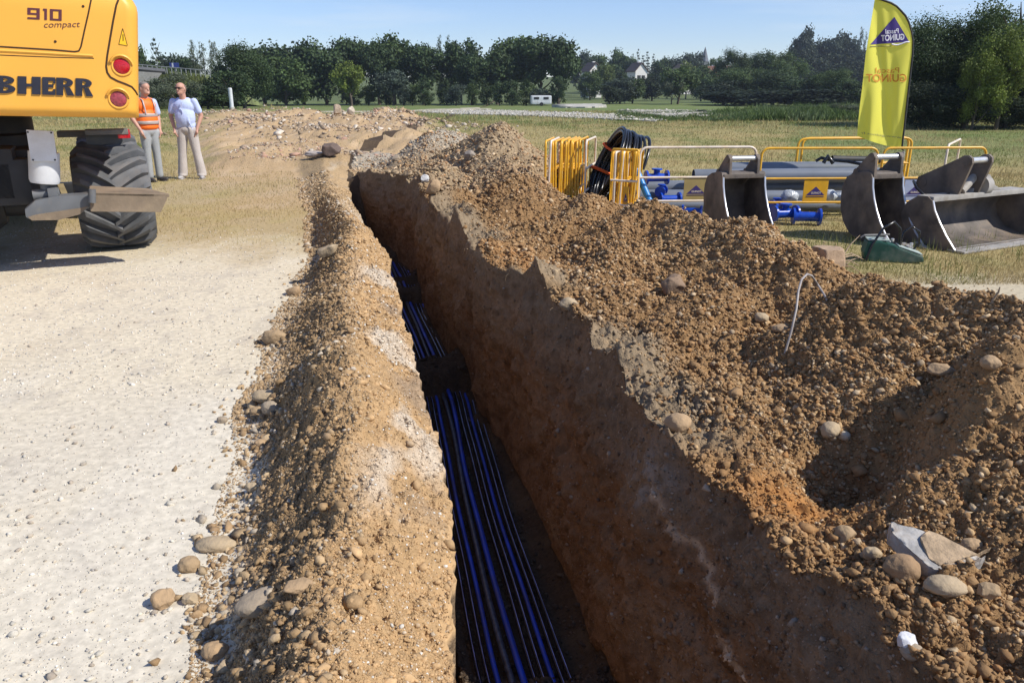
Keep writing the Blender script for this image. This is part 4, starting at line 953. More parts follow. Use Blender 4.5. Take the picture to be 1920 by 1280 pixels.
tri = [onface(230, 54, .004), onface(239, 86, .004), onface(223, 83, .004)]
ex(MB().add(tri, [(0, 1, 2)]), 'warning_sticker', mat('sticker_yellow', (.85, .5, .01), .4, .05), bodyo)
sb = MB().tube([onface(230, 54, .005), onface(239, 86, .005), onface(223, 83, .005), onface(230, 54, .005)], .0022, 4); ex(sb, 'sticker_border', M_gap, bodyo)
ex(MB().tube([onface(230.5, 65, .006), onface(231, 77, .006)], .003, 4), 'sticker_border', M_gap, bodyo)
# turntable and chassis
ex(MB().lathe([(.62, .98), (.62, 1.20), (.52, 1.22), (.52, 1.5)], TR((XCn-.2, 9.0, 0)), 40), 'slewing_ring', M_dark, smooth=40)
c = MB(); c.box((XCn-.2, 9.9, .82), (1.0, 4.3, .42), bev=.04); c.box((XCn-.25, 8.0, .88), (.9, .5, .5), bev=.05)
c.box((-4.98, 7.85, .62), (.62, .35, .62), bev=.04); c.box((-5.05, 8.2, 1.12), (.9, .7, .25), bev=.03); ex(c, 'chassis', M_dark, smooth=30)
m2 = MB(); m2.box((-5.15, 7.64, .60), (.62, .10, .50), bev=.03); m2.lathe([(.10, -.06), (.10, .0), (.07, .004)], TR((-4.95, 7.59, .60), rx=R(90)), 24)
ex(m2, 'stabiliser_mount', M_dark, smooth=30)
ax = MB(); ax.tube([(-5.5, 8.32, .54), (-4.3, 8.32, .54)], .10, 14); ax.lathe([(.16, -.1), (.23, 0), (.16, .1)], TR((XCn-.1, 8.32, .54)) @ AX_X, 20); ex(ax, 'axle', M_dark, smooth=40)
# tyres with chevron lugs
def wheel(x, y, rz_=0):
    e = empty('wheel', (0, 0, 0)); e.parent = exc; e.location = Vector((x, y, .545)) - EXO
    Wd = .72; Rt = .54
    prof = [(.30, -Wd*.40), (.36, -Wd*.49), (.43, -Wd*.50), (.452, -Wd*.46), (.470, -Wd*.34), (.478, 0), (.470, Wd*.34), (.452, Wd*.46), (.43, Wd*.50), (.36, Wd*.49), (.30, Wd*.40)]
    t = MB().lathe(prof, AX_X.copy(), 64)
    def surf(a, s, r_): return Vector((s, r_*math.cos(a), r_*math.sin(a)))
    NL = 20
    for side in (-1, 1):
        for k in range(NL):
            a0 = 2*math.pi*(k + (.5 if side > 0 else 0))/NL; vs_, fs_ = [], []; m_ = 7
            for i in range(m_):
                q = i/(m_-1); s = side*(-.03 + q*(Wd*.5+.02)); sweep = .50*q**.85
                rt = Rt - .018*max(0, q-.5)**2*4 - (.05 if q > .98 else 0); rb = .48 - .07*max(0, q-.6)
                wdt = .048 + .014*q
                a = a0 - sweep
                vs_ += [surf(a-wdt*1.15, s, rb), surf(a-wdt*.8, s, rt), surf(a+wdt*.8, s, rt), surf(a+wdt*1.15, s, rb)]
            for i in range(m_-1):
                for j in range(3): fs_.append((i*4+j, i*4+j+1, (i+1)*4+j+1, (i+1)*4+j))
            fs_ += [(0, 1, 2, 3), tuple((m_-1)*4+j for j in (3, 2, 1, 0))]
            t.add(vs_, fs_)
    o = t.build('tyre', M_rub, e, smooth=35)
    MB().lathe([(.31, -.2), (.33, -.22), (.33, .22), (.31, .2), (.12, .12), (.10, .2), (.02, .2)], AX_X.copy(), 32).build('rim', M_grey, e, smooth=40)
    return e
WC = MXI @ P(217, 380, 8.35); wx = WC.x; wy = WC.y
wheel(wx, wy)
w1 = wheel(wx-1.85, wy)
for xx in (wx, wx-1.85): wheel(xx, wy+2.6)
# stabiliser: guard plate, cylinder, arm, foot plate
yg = 7.42
def pol(pxs, d, thick, mb=None):
    mb = mb or MB(); a = [PL(x_, y_, d) for x_, y_ in pxs]; n = len(a)
    mb.add([tuple(v) for v in a] + [(v.x, v.y+thick, v.z) for v in a], [tuple(range(n)), tuple(range(n, 2*n))[::-1]] + [(i, (i+1) % n, n+(i+1) % n, n+i) for i in range(n)]); return mb
g = ex(pol([(49, 243.5), (100, 246), (108, 303), (58, 303)], yg, .02), 'cylinder_guard', M_white, bevel=.003)
for bx, by in ((52, 248), (96, 249), (62, 300), (103, 300)):
    ex(MB().lathe([(.009, -.004), (.006, .006)], TR(PL(bx, by, yg-.003), rx=R(90)), 8), 'bolt', M_dark, g)
cyl = MB(); a, b_ = PL(82, 285, yg+.14), PL(84, 343, yg+.14); cyl.tube([a, a.lerp(b_, .9), b_], [.125, .125, .115], 28); ex(cyl, 'hydraulic_cylinder', M_white, smooth=40)
cy2 = MB(); cy2.tube([b_, b_ - Vector((0, 0, .07))], .045, 16); cy2.tube([PL(62, 366, yg+.12), PL(112, 362, yg+.12)], .05, 14); cy2.box(tuple(PL(100, 362, yg+.1)), (.08, .16, .10), bev=.01); ex(cy2, 'cylinder_rod', M_grey, smooth=40)
arm = pol([(46, 393), (66, 376), (100, 369), (150, 366), (170, 363), (172, 386), (150, 402), (110, 413), (62, 414), (48, 408)], yg, .22); ex(arm, 'stabiliser_arm', M_grey, bevel=.015, smooth=40)
ex(pol([(52, 407), (70, 402), (150, 390), (166, 386), (150, 402), (110, 412.5), (60, 413.5)], yg-.004, .01), 'arm_edge', M_plate)
ft = MB(); ft = pol([(168, 361), (317, 364), (302, 398), (170, 397)], yg-.05, .06)
a_, b2 = PL(168, 361, yg-.05), PL(317, 364, yg-.05)
ft.add([a_, b2, b2+Vector((-.16, .30, .03)), a_+Vector((0, .30, .03)), a_-Vector((0, 0, .03)), b2-Vector((0, 0, .03)), b2+Vector((-.16, .30, 0)), a_+Vector((0, .34, 0))],
       [(0, 1, 2, 3), (7, 6, 5, 4), (0, 4, 5, 1), (1, 5, 6, 2), (2, 6, 7, 3), (3, 7, 4, 0)])
fto = ex(ft, 'foot_plate', M_plate, bevel=.006)
hn = MB(); hn.tube([PL(173, 355, yg-.08), PL(173, 380, yg-.08)], .03, 12); ex(hn, 'foot_hinge', M_grey, fto, smooth=40)
# hoses and bits near the guard, rear lamp bracket
h = MB()
for k in range(3): h.tube([Vector((-5.12+.02*k, 7.75, .75)), Vector((-5.06, 7.62, 1.0-.12*k)), Vector((-4.9, 7.6, 1.17-.13*k)), Vector((-4.74, 7.75, 1.16-.13*k))], .026, 8)
ex(h, 'hose', M_tube, smooth=60)
lb = MB(); lb.box(tuple(PL(170, 250, 8.9)), (.62, .3, .06), bev=.01); lb.box(tuple(PL(200, 247, 8.6)), (.40, .3, .05), bev=.01); lb.box(tuple(PL(196, 262, 8.7)), (.34, .05, .14)); ex(lb, 'step', M_grey, smooth=30)
ex(MB().box(tuple(PL(232, 251, 8.5)), (.12, .08, .09), bev=.01), 'side_lamp', M_red, smooth=30)
fd = MB(); fd.box((-4.32, 8.3, 1.0), (.5, .6, .2), bev=.03); fd.box((-4.45, 8.5, .75), (.25, .5, .4), bev=.03); ex(fd, 'fender', M_dark, smooth=30)
blade = MB()
fb = empty('front_blade', (0, 0, 0)); bpy.data.objects.remove(fb)
ex(MB().box((XCn-.1, 12.3, .20), (2.4, .12, .30), bev=.03), 'front_blade', M_dark)
st = MB()
for k in range(5):
    z = -4.95+.17*k; st.add([(z, 12.22, .06), (z+.08, 12.22, .06), (z+.02, 12.22, .34), (z-.06, 12.22, .34)], [(0, 1, 2, 3)])
ex(st, 'hazard_stripe', mat('faded_stripe', (.42, .33, .18), .8, .3))

# ------------------------------------------------------------------ people
def tapered(p0, r0, p1, r1, n=14):
    p0, p1 = Vector(p0), Vector(p1); d = p1-p0; L_ = d.length; q = d.to_track_quat('Z', 'Y').to_matrix().to_4x4() if L_ > 1e-6 else Matrix.Identity(4)
    prof = [(r0*math.cos(t)+1e-4, -r0*math.sin(-t) if False else r0*math.sin(t)) for t in np.linspace(-math.pi/2+.05, 0, 5)] + [(r1*math.cos(t)+1e-4, L_+r1*math.sin(t)) for t in np.linspace(0, math.pi/2-.05, 5)]
    return prof, Matrix.Translation(p0) @ q, n
def blob(name, parts, m, parent, vox=.012, smooth=4):
    mb = MB()
    for pt_ in parts:
        if pt_[0] == 'c': mb.lathe(*tapered(*pt_[1:]))
        elif pt_[0] == 'e':
            c_, r_ = Vector(pt_[1]), pt_[2]; rot = Matrix.Rotation(pt_[3], 4, pt_[4]) if len(pt_) > 3 else Matrix.Identity(4)
            M_ = Matrix.Translation(c_) @ rot @ Matrix.Diagonal((r_[0], r_[1], r_[2], 1)); mb.lathe([(math.cos(t)+1e-4, math.sin(t)) for t in np.linspace(-math.pi/2+.04, math.pi/2-.04, 11)], M_, 18)
        elif pt_[0] == 'b': mb.box(pt_[1], pt_[2], bev=.01)
    o = mb.build(name, m); md = o.modifiers.new('r', 'REMESH'); md.mode = 'VOXEL'; md.voxel_size = vox
    ms = o.modifiers.new('s', 'SMOOTH'); ms.iterations = smooth; ms.factor = .6
    dg = bpy.context.evaluated_depsgraph_get(); dg.update(); me = bpy.data.meshes.new_from_object(o.evaluated_get(dg)); bpy.data.objects.remove(o)
    me.polygons.foreach_set('use_smooth', np.ones(len(me.polygons), bool)); me.name = name; me.materials.clear(); me.materials.append(m)
    return link(bpy.data.objects.new(name, me), parent)
def c(*a): return ('c',)+a
def e_(*a): return ('e',)+a
def person(loc, rz, label, kind):
    r = empty('person', loc, rz, label, 'person')                # local: faces -y, feet at z=0
    if kind == 'pale':
        sw, fw, ht, by, bw = .19, .175, .105, .125, .185; hx, hy, hrot = 0, -.03, R(-24)
    else:
        sw, fw, ht, by, bw = .18, .10, .10, .115, .165; hx, hy, hrot = 0, -.05, R(4)
    el = [(s*(sw+.085), .055, 1.17) for s in (-1, 1)]; wr = [(s*(sw+.015), -.055, .945) for s in (-1, 1)]
    hd = Vector((hx, hy, 1.655)); Rh = Matrix.Rotation(hrot, 3, 'Z')
    def H_(x, y, z): return tuple(hd + Rh @ Vector((x, y, z)))
    B = [e_(tuple(hd), (.076, .095, .108), hrot, 'Z'), e_(H_(0, -.045, -.055), (.058, .052, .062)), e_(H_(0, -.02, .035), (.074, .088, .075), hrot, 'Z'),
         c(H_(0, -.088, .012), .010, H_(0, -.110, -.020), .015), e_(H_(0, -.086, -.078), (.028, .022, .020)), c(H_(-.022, -.090, -.048), .008, H_(.022, -.090, -.048), .008),
         e_(H_(.076, .005, -.008), (.012, .022, .032)), e_(H_(-.076, .005, -.008), (.012, .022, .032)), c(H_(-.035, -.085, .022), .010, H_(.035, -.085, .022), .010),
         c((0, .005, 1.46), .062, tuple(hd+Vector((0, .01, -.05))), .056), e_((0, .01, 1.36), (sw*.95, .10, .14)), e_((0, .0, 1.12), (bw*.9, by*.9, .18)), e_((0, .01, .95), (.16, .11, .12))]
    for i, s in enumerate((-1, 1)):
        B += [c((s*sw, .01, 1.43), .055, el[i], .042), c(el[i], .042, wr[i], .028)]
        w_ = Vector(wr[i]); palm = w_ + Vector((-s*.012, -.022, -.075)); B += [c(tuple(w_), .026, tuple(palm), .030)]
        for k, ln in enumerate((.065, .078, .072, .055)):
            b0 = palm + Vector((-s*.012, -.022+.016*k, -.010)); k1 = b0 + Vector((-s*.012, 0, -ln*.5)); B += [c(tuple(b0), .0095, tuple(k1), .009), c(tuple(k1), .009, tuple(k1+Vector((-s*.02, 0, -ln*.42))), .0078)]
        B += [c(tuple(w_+Vector((0, -.028, -.035))), .012, tuple(w_+Vector((s*.006, -.062, -.080))), .010)]
        B += [c((s*.09, 0, .90), .075, (s*(.09+fw)/2, -.01, .50), .052), c((s*(.09+fw)/2, -.01, .50), .052, (s*fw, .01, .10), .038), c((s*fw, .01, .05), .035, (s*(fw+.03), -.13, .035), .03)]
    blob('body', B, M_skin, r, .009, 2)
    if kind == 'pale':
        S = [e_((0, .01, 1.34), (sw+.010, .122, .15)), e_((0, -.01, 1.14), (.185, .150, .22)), c((-.075, 0, 1.0), .105, (.075, 0, 1.0), .105), c((-.08, 0, 1.2), .105, (.08, 0, 1.2), .105), c((-sw, .01, 1.43), .064, (-sw-.055, .035, 1.26), .063), c((sw, .01, 1.43), .064, (sw+.055, .035, 1.26), .063),
             c((-.08, .01, 1.445), .058, (.08, .01, 1.445), .058)]
        for k in range(5): S.append(c((-.05+.03*k, -.128-.008*(k % 2), 1.30-.05*k), .014, (.09+.015*k, -.14, 1.14-.055*k), .010))
        sh = blob('shirt', S, M_shirt, r, .011, 5)
        MB().tube([(0, -.128, 1.42), (0, -.148, 1.33), (.005, -.160, 1.22)], .006, 5).build('placket', mat('placket', (.42, .44, .58), .8), sh)
        T = [e_((0, .01, .93), (.185, .135, .11))]
        for s in (-1, 1): T += [c((s*.085, .0, .90), .108, (s*(.09+fw)/2, -.01, .50), .078), c((s*(.09+fw)/2, -.01, .50), .078, (s*(fw), .0, .12), .090), e_((s*fw, -.005, .085), (.088, .105, .05)), e_((s*.165, -.045, .88), (.05, .05, .09))]
        blob('trousers', T, M_trou, r, .012, 4)
        g = MB()
        for s in (-1, 1): g.box(H_(s*.034, -.100, .012), (.052, .012, .032), rot=Matrix.Rotation(hrot, 3, 'Z'), bev=.006); g.tube([H_(s*.06, -.094, .016), H_(s*.077, 0, .01)], .004, 5)
        g.tube([H_(-.02, -.104, .016), H_(.02, -.104, .016)], .004, 5); g.build('sunglasses', M_blk, r)
        blob('hair', [e_(H_(0, .022, .004), (.079, .082, .062), hrot, 'Z'), e_(H_(0, .03, .03), (.072, .075, .058))], mat('cropped_hair', (.16, .105, .08), .8, .2, 60), r, .008, 2)
    else:
        S = [e_((0, .01, 1.35), (sw+.01, .115, .14)), e_((0, 0, 1.12), (.175, .13, .20)), c((-sw, .01, 1.42), .066, (-sw-.06, .04, 1.24), .070), c((sw, .01, 1.42), .066, (sw+.06, .04, 1.24), .070)]
        blob('shirt', S, M_shirt, r, .011, 4)
        Vv = [e_((0, .01, 1.36), (sw+.032, .135, .145)), e_((0, -.005, 1.13), (.198, .155, .22)), e_((0, .0, 1.0), (.195, .150, .09)), c((-.12, .01, 1.45), .055, (.12, .01, 1.45), .055)]
        ve = blob('vest', Vv, M_vest, r, .011, 4)
        for z, rx_, ry_ in ((1.20, .201, .158), (1.07, .206, .163)):
            b4 = MB(); b4.lathe([(1.0, -.028), (1.012, -.026), (1.012, .026), (1.0, .028)], TR((0, -.002, z)) @ Matrix.Diagonal((rx_, ry_, 1, 1)), 40); b4.build('reflective_band', M_silver, ve, smooth=60)
        for s in (-1, 1):
            b4 = MB(); b4.tube([(s*.10, -.145, 1.22), (s*.105, -.138, 1.33), (s*.10, -.10, 1.46), (s*.10, .02, 1.506), (s*.10, .125, 1.44), (s*.10, .155, 1.22)], .013, 6); b4.build('reflective_band', M_silver, ve, smooth=60)
        T = [e_((0, .01, .92), (.165, .125, .11))]
        for s in (-1, 1): T += [c((s*.08, .0, .89), .098, (s*(.09+fw)/2, -.01, .50), .068), c((s*(.09+fw)/2, -.01, .50), .068, (s*(fw), .0, .12), .066), e_((s*.155, -.04, .88), (.05, .05, .08))]
        blob('trousers', T, M_jean, r, .012, 4)
        blob('hair', [e_(H_(0, .032, .018), (.084, .084, .090), hrot, 'Z'), e_(H_(.0, .0, .070), (.072, .086, .052), hrot, 'Z')], M_hair, r, .008, 2)
        ey = MB()
        for s in (-1, 1): ey.lathe([(.004, -.004), (.008, 0), (.004, .004)], TR(H_(s*.030, -.088, .008), rx=R(90)), 8)
        ey.build('eyes', M_blk, r)
    for s in (-1, 1):
        blob('shoe', [e_((s*(fw+.012), -.055, .045), (.048, .135, .042), s*R(12), 'Z'), e_((s*fw, .02, .06), (.042, .07, .05)), ('b', (s*(fw+.012), -.05, .012), (.085, .24, .022))], M_shoew if kind == 'pale' else M_shoe, r, .008, 2)
    return r
pp = G(362, 334); person((pp.x, pp.y, Hs(pp.x, pp.y)-.01), R(6), 'man in pale blue shirt, sunglasses and beige trousers with hands in pockets', 'pale')
pp = G(292, 339); person((pp.x, pp.y, Hs(pp.x, pp.y)-.01), R(58), 'grey haired man in orange high visibility vest standing beside the tyre', 'vest')

# ------------------------------------------------------------------ buckets
def bucket(loc, rz, hw, prof, back, ears, label, teeth=3, lip=.0, scl=1.0, torque=None):
    e = empty('excavator_bucket', loc, rz, label, 'bucket', 'buckets lying beside the spoil heap'); e.scale = (scl,)*3
    # local: x width, -y forward (mouth), z up ; side profile polygons are (a=forward, z)
    S = Matrix(((0, 0, 1, 0), (-1, 0, 0, 0), (0, 1, 0, 0), (0, 0, 0, 1)))
    poly = prof + back
    for s in (-1, 1): MB().prism(poly, .024, Matrix.Translation((s*hw, 0, 0)) @ S).build('side_plate', M_bkt, e, bevel=.004)
    for s in (-1, 1):
        b = MB(); pts = [Vector((s*hw, -a-.001, z)) for a, z in prof]; b.tube(pts, .0135, 6); b.build('lit_edge', M_shiny, e, smooth=60)  # bright steel rim paints the lit front edge of the side plate
    sh = MB(); pl = [prof[-1]] + back + [prof[0]]; nn = len(pl); t = .022
    vs_ = []
    for s in (-1, 1):
        for i, (a, z) in enumerate(pl):
            a0 = Vector(pl[max(i-1, 0)]); a1 = Vector(pl[min(i+1, nn-1)]); nrm = Vector((-(a1-a0).y, (a1-a0).x)).normalized()
            vs_ += [(s*(hw-.01), -a, z), (s*(hw-.01), -(a-nrm.x*t), z-nrm.y*t)]
    fs_ = []
    for i in range(nn-1):
        a = 2*i; b = 2*nn+2*i; fs_ += [(a, a+2, b+2, b), (a+1, b+1, b+3, a+3)]
    fs_ += [(0, 2*nn, 2*nn+1, 1), (2*nn-2, 2*nn-1, 4*nn-1, 4*nn-2)]
    sh.add(vs_, fs_); sh.build('shell', M_bkt, e, smooth=50)
    ex_, ew, epoly, pin = ears
    for s in (-1, 1):
        o = MB().prism(epoly, .035, Matrix.Translation((ex_+s*ew, 0, 0)) @ S).build('ear', M_bkt, e, bevel=.005)
        for (a, z) in pin: MB().lathe([(.052, -.026), (.052, .026), (.03, .03)], Matrix.Translation((ex_+s*(ew), -a, z)) @ AX_X, 20).build('boss', M_bkt, o, smooth=40)
    a, z = pin[0]; MB().tube([(ex_-ew, -a, z), (ex_+ew, -a, z)], .034, 18).build('pin', M_shiny, e, smooth=40)
    if len(pin) > 1:
        a, z = pin[1]; MB().tube([(ex_-ew, -a, z), (ex_+ew, -a, z)], .026, 14).build('pin', M_bkt, e, smooth=40)
    a, z = prof[0]
    tb = MB(); tb.box((0, -a+.10, z+.012), (2*hw-.02, .20, .055), bev=.008); tb.build('top_plate', M_bkt if lip == 0 else M_shiny2, e, smooth=30)
    if teeth:
        a, z = prof[-1]
        for k in range(teeth):
            x_ = -hw*.88 + k*2*hw*.88/(teeth-1)
            tt = MB(); w2 = .032; tt.add([(x_-w2, -a+.08, .0), (x_+w2, -a+.08, .0), (x_+w2, -a+.08, .055), (x_-w2, -a+.08, .055), (x_-w2*.8, -a-.13, .005), (x_+w2*.8, -a-.13, .005), (x_+w2*.8, -a-.13, .014), (x_-w2*.8, -a-.13, .014)],
                [(0, 1, 2, 3), (4, 5, 6, 7), (0, 1, 5, 4), (1, 2, 6, 5), (2, 3, 7, 6), (3, 0, 4, 7)])
            tt.build('tooth', M_shiny, e, bevel=.004)
    else:
        a, z = prof[-1]; MB().box((0, -a-.02, .016), (2*hw+.03, .20, .022), bev=.006).build('cutting_edge', M_shiny2, e)
    return e
M_shiny2 = mat('dusty_steel', (.33, .31, .28), .7, .25, 6, dirt=(.22, .18, .13), dirtamt=.7)
fr_ = [(.12, .77), (.14, .66), (.19, .53), (.26, .40), (.35, .27), (.46, .15), (.60, .035)]
bk = [(.55, .0), (.25, -.0), (.02, .01), (-.16, .07), (-.29, .18), (-.37, .32), (-.40, .48), (-.39, .62), (-.33, .74), (-.20, .80), (.02, .84), (.09, .83)]
ear = [(.12, .76), (.10, 1.0), (.075, 1.04), (.03, 1.055), (-.02, 1.04), (-.06, 1.0), (-.36, .70), (-.30, .62), (-.1, .74)]
def gl_(px, py, d): p = P(px, py, d); return Vector((p.x, p.y, Hs(p.x, p.y)))
b2 = bucket((gl_(1642, 400, 8.75)), R(15), .215, fr_, bk, (0, .185, ear, [(.035, 1.005), (-.20, .80)]), 'narrow digging bucket standing upright behind the green tool, teeth on the grass', scl=.92)
b1 = bucket((gl_(1381, 400, 9.1)), R(12), .30, fr_, bk, (0, .20, ear, [(.035, 1.005), (-.20, .80)]), 'broader digging bucket half hidden behind the crest of the spoil heap', scl=.87)
fr3 = [(.08, .50), (.12, .40), (.20, .28), (.30, .15), (.42, .02)]
bk3 = [(.36, .0), (.10, .0), (-.10, .06), (-.22, .18), (-.27, .32), (-.22, .45), (-.10, .53), (.02, .54)]
ear3 = [(.06, .52), (.16, .88), (.15, .93), (.11, .96), (.05, .955), (.0, .92), (-.45, .68), (-.47, .60), (-.40, .52), (-.2, .46)]
b3 = bucket((gl_(1822, 400, 8.75)), R(27), .84, fr3, bk3, (-.22, .17, ear3, [(.09, .90), (-.38, .63)]), 'wide ditch cleaning bucket with two hydraulic hoses, cut by the right edge', teeth=0, lip=1)
MB().tube([(-.55, .35, .62), (-.68, .3, .66), (-.75, .2, .60), (-.70, .12, .52), (-.5, .08, .51), (-.45, .0, .54)], .014, 8).build('hydraulic_hose', M_tube, b3, smooth=60)
MB().tube([(.0, .1, .78), (.15, .15, .76), (.32, .15, .66), (.40, .1, .56)], .014, 8).build('hydraulic_hose', M_tube, b3, smooth=60)
cy = MB(); cy.tube([(-.30, -.02, .56), (-.05, .02, .70)], .045, 14); cy.tube([(-.05, .02, .70), (.05, .02, .76)], .028, 12); cy.lathe([(.11, -.05), (.11, .05), (.05, .07)], TR((.10, .0, .60)) @ AX_X, 20); cy.build('tilt_cylinder', M_shiny2, b3, smooth=40)
g3 = MB(); g3.add([(-.10, -.02, .54), (.45, -.02, .54), (.30, -.02, .60), (.18, -.02, .72), (.05, -.02, .74), (-.10, .10, .54), (.45, .10, .54), (.30, .10, .60), (.18, .10, .72), (.05, .10, .74)],
       [(0, 1, 2, 3, 4), (9, 8, 7, 6, 5), (0, 5, 6, 1), (1, 6, 7, 2), (2, 7, 8, 3), (3, 8, 9, 4), (4, 9, 5, 0)]); g3.build('pivot_bracket', M_shiny2, b3, bevel=.008)

# green hydraulic tool on the grass
t0 = gl_(1640, 470, 7.62); q = empty('hydraulic_breaker', t0, R(-14), 'green hydraulic attachment with two looping black hoses on the grass', 'attachment'); q.scale = (.78, .78, .86); q.location.x += .06
bd = MB(); prof_ = [(-.19, .0), (-.22, .10), (-.19, .23), (-.05, .245), (.14, .20), (.20, .17), (.48, .085), (.50, .02), (.30, .0)]
bd.prism(prof_, .26, Matrix(((1, 0, 0, 0), (0, 0, 1, 0), (0, 1, 0, 0), (0, 0, 0, 1)))); bd.build('housing', M_green, q, bevel=.02)
tp = MB(); tp.box((-.06, 0, .25), (.26, .22, .014), bev=.004); tp.box((.33, 0, .145), (.30, .22, .012), rot=Matrix.Rotation(R(16.5), 3, 'Y'), bev=.004); tp.build('top_cover', mat('dusty_cover', (.34, .40, .36), .7, .2, 10), q)
for k, x_ in enumerate((.02, .12, .36)): MB().lathe([(.022, 0), (.022, .03), (.012, .035)], TR((x_, -.05+.05*k, .245-.03*k*k*.55)), 12).build('coupling', M_shiny, q)
MB().tube([(-.20, -.16, -.02), (-.14, -.14, .20), (-.02, -.10, .40), (.10, -.04, .46), (.19, 0, .38), (.22, .02, .18)], .015, 8).build('hose', M_tube, q, smooth=60)
MB().tube([(.23, .05, .18), (.25, .05, .33), (.34, .06, .40), (.44, .08, .34), (.46, .10, .20), (.40, .12, .11)], .014, 8).build('hose', M_tube, q, smooth=60)
MB().tube([(-.24, .10, .24), (-.20, .10, .27), (.10, .10, .29)], .012, 6).build('bar', M_shiny2, q)

# ------------------------------------------------------------------ barriers
def barrier_meshes(Lg):
    e = empty('safety_barrier', (0, 0, 0))
    h, r, rc = .93, .016, .09
    pts = [(-Lg/2, 0, .0), (-Lg/2, 0, h-rc)] + [(-Lg/2+rc*(1-math.cos(t)), 0, h-rc+rc*math.sin(t)) for t in (.4, .8, 1.2)] + [(-Lg/2+rc, 0, h), (0, 0, h), (Lg/2-rc, 0, h)] + [(Lg/2-rc*(1-math.cos(t)), 0, h-rc+rc*math.sin(t)) for t in (1.2, .8, .4)] + [(Lg/2, 0, h-rc), (Lg/2, 0, 0)]
    MB().tube(pts, r, 8).build('frame', M_bar_y, e, smooth=60)
    for z in (.555, .255): MB().tube([(-Lg/2, 0, z), (Lg/2, 0, z)], r*.92, 8).build('rail', M_bar_y, e, smooth=60)
    for s in (-1, 1): MB().box((s*Lg/2, 0, .012), (.05, .30, .02), bev=.004).build('foot', M_bar_y, e)
    pl = MB().box((0, 0, .405), (.30, .008, .27), bev=.002).build('sign_plate', M_bar_y, e)
    for sy in (-1, 1):
        tri = [(-.115, sy*.0062, .345), (.115, sy*.0062, .345), (.0, sy*.0062, .455)]
        MB().add(tri, [(0, 1, 2) if sy < 0 else (2, 1, 0)]).build('logo', M_purple, pl)
        V, F = text_arrays('GUINOT', .02)
        V2 = [((-.055+.125*v[0])*(-sy), sy*.0085, .362+.026*v[1]) for v in V]; MB().add(V2, F).build('logo_text', M_bar_w, pl)
        MB().box((0, sy*.0066, .328), (.22, .003, .007)).build('logo_line', M_purple, pl)
    return e
M_purple = mat('purple_print', (.045, .03, .15), .5, .1, 20)
barA = barrier_meshes(1.42)
def setbar(e, px0, px1, d0, d1, label, group='yellow barriers around the pipe store', first=False, lean=0, whiteparts=()):
    a = P(px0, 330, d0); b = P(px1, 330, d1); a.z = b.z = 0
    o = e if first else copy_tree(e)
    if not first:
        pass
    m_ = (a+b)/2; o.location = (m_.x, m_.y, float(nat(np.array([m_.x]), np.array([m_.y]))[0])); o.rotation_euler = (lean, 0, math.atan2(b.y-a.y, b.x-a.x))
    o.scale = ((b-a).length/1.42, 1, 1); tag(o, label, 'barrier', group)
    for ch_ in o.children:
        if ch_.name.split('.')[0] in whiteparts:
            ch_.data = ch_.data.copy(); ch_.data.materials[0] = M_bar_w
    return o
b_a = setbar(barA, 1198, 1414, 10.0, 10.1, 'long barrier with pale rails left of the two digging buckets, nearest the hose coil', first=True, whiteparts=('frame', 'rail'))
M_dullp = mat('dull_plate', (.36, .27, .10), .6, .15, 6)
for ch_ in b_a.children:
    if ch_.name.startswith('sign_plate'): ch_.data = ch_.data.copy(); ch_.data.materials[0] = M_dullp
barY = copy_tree(barA)
for ch_ in barY.children:
    if ch_.name.startswith(('frame', 'rail', 'sign_plate')): ch_.data = ch_.data.copy(); ch_.data.materials[0] = M_bar_y
setbar(barY, 1424, 1640, 9.9, 9.95, 'yellow barrier with orange logo plate between the two upright buckets', first=True)
bc = setbar(barY, 1650, 1841, 10.0, 10.1, 'yellow barrier with pale blue logo plate behind the wide bucket')
for ch_ in bc.children:
    if ch_.name.startswith('sign_plate'):
        ch_.data = ch_.data.copy(); ch_.data.materials[0] = mat('pale_blue_plate', (.38, .42, .55), .5, .1); ch_.location.x = -.20
setbar(barY, 1490, 1700, 11.9, 12.1, 'brownish barrier in the back row behind the grey pipes')
setbar(barY, 1498, 1694, 12.05, 12.3, 'rearmost barrier leaning close behind the back row barrier')
setbar(barY, 1768, 1789, 10.6, 11.9, 'barrier seen end on behind the wide bucket', whiteparts=('frame',))
# stacks seen end on
for i in range(13):
    px = 1026 + i*5.0; o = setbar(barY, px, px+9, 11.0+.02*i, 11.5+.02*i, 'barrier packed in the left stack beside the earth cone', 'stacked barriers left of the hose coil', whiteparts=('frame',) if i in (1,) else (), lean=R(random.uniform(-2, 2)))
    o.scale = (.62, 1, 1.0); o.location.z += random.uniform(-.01, .02)
setbar(barY, 1097, 1115, 10.9, 11.9, 'barrier standing open at the right end of the left stack', 'stacked barriers left of the hose coil', whiteparts=('frame', 'rail')).scale = (.7, 1, 1.02)
for i in range(9):
    px = 1147 + i*5.0; o = setbar(barY, px, px+10, 9.75+.02*i, 10.2+.02*i, 'barrier packed in the right stack against the hose coil', 'stacked barriers right of the hose coil', whiteparts=('frame',) if i in (1, 3) else (), lean=R(random.uniform(-2, 4)))
    o.scale = (.36, 1, .95)
ob = setbar(barY, 1145, 1197, 9.72, 9.55, 'front barrier of the right stack turned towards the trench', 'stacked barriers right of the hose coil', whiteparts=('rail',))
for ch_ in ob.children:
    if ch_.name.startswith('sign_plate'): ch_.scale = (.9, 1, .9); ch_.location.x = .12

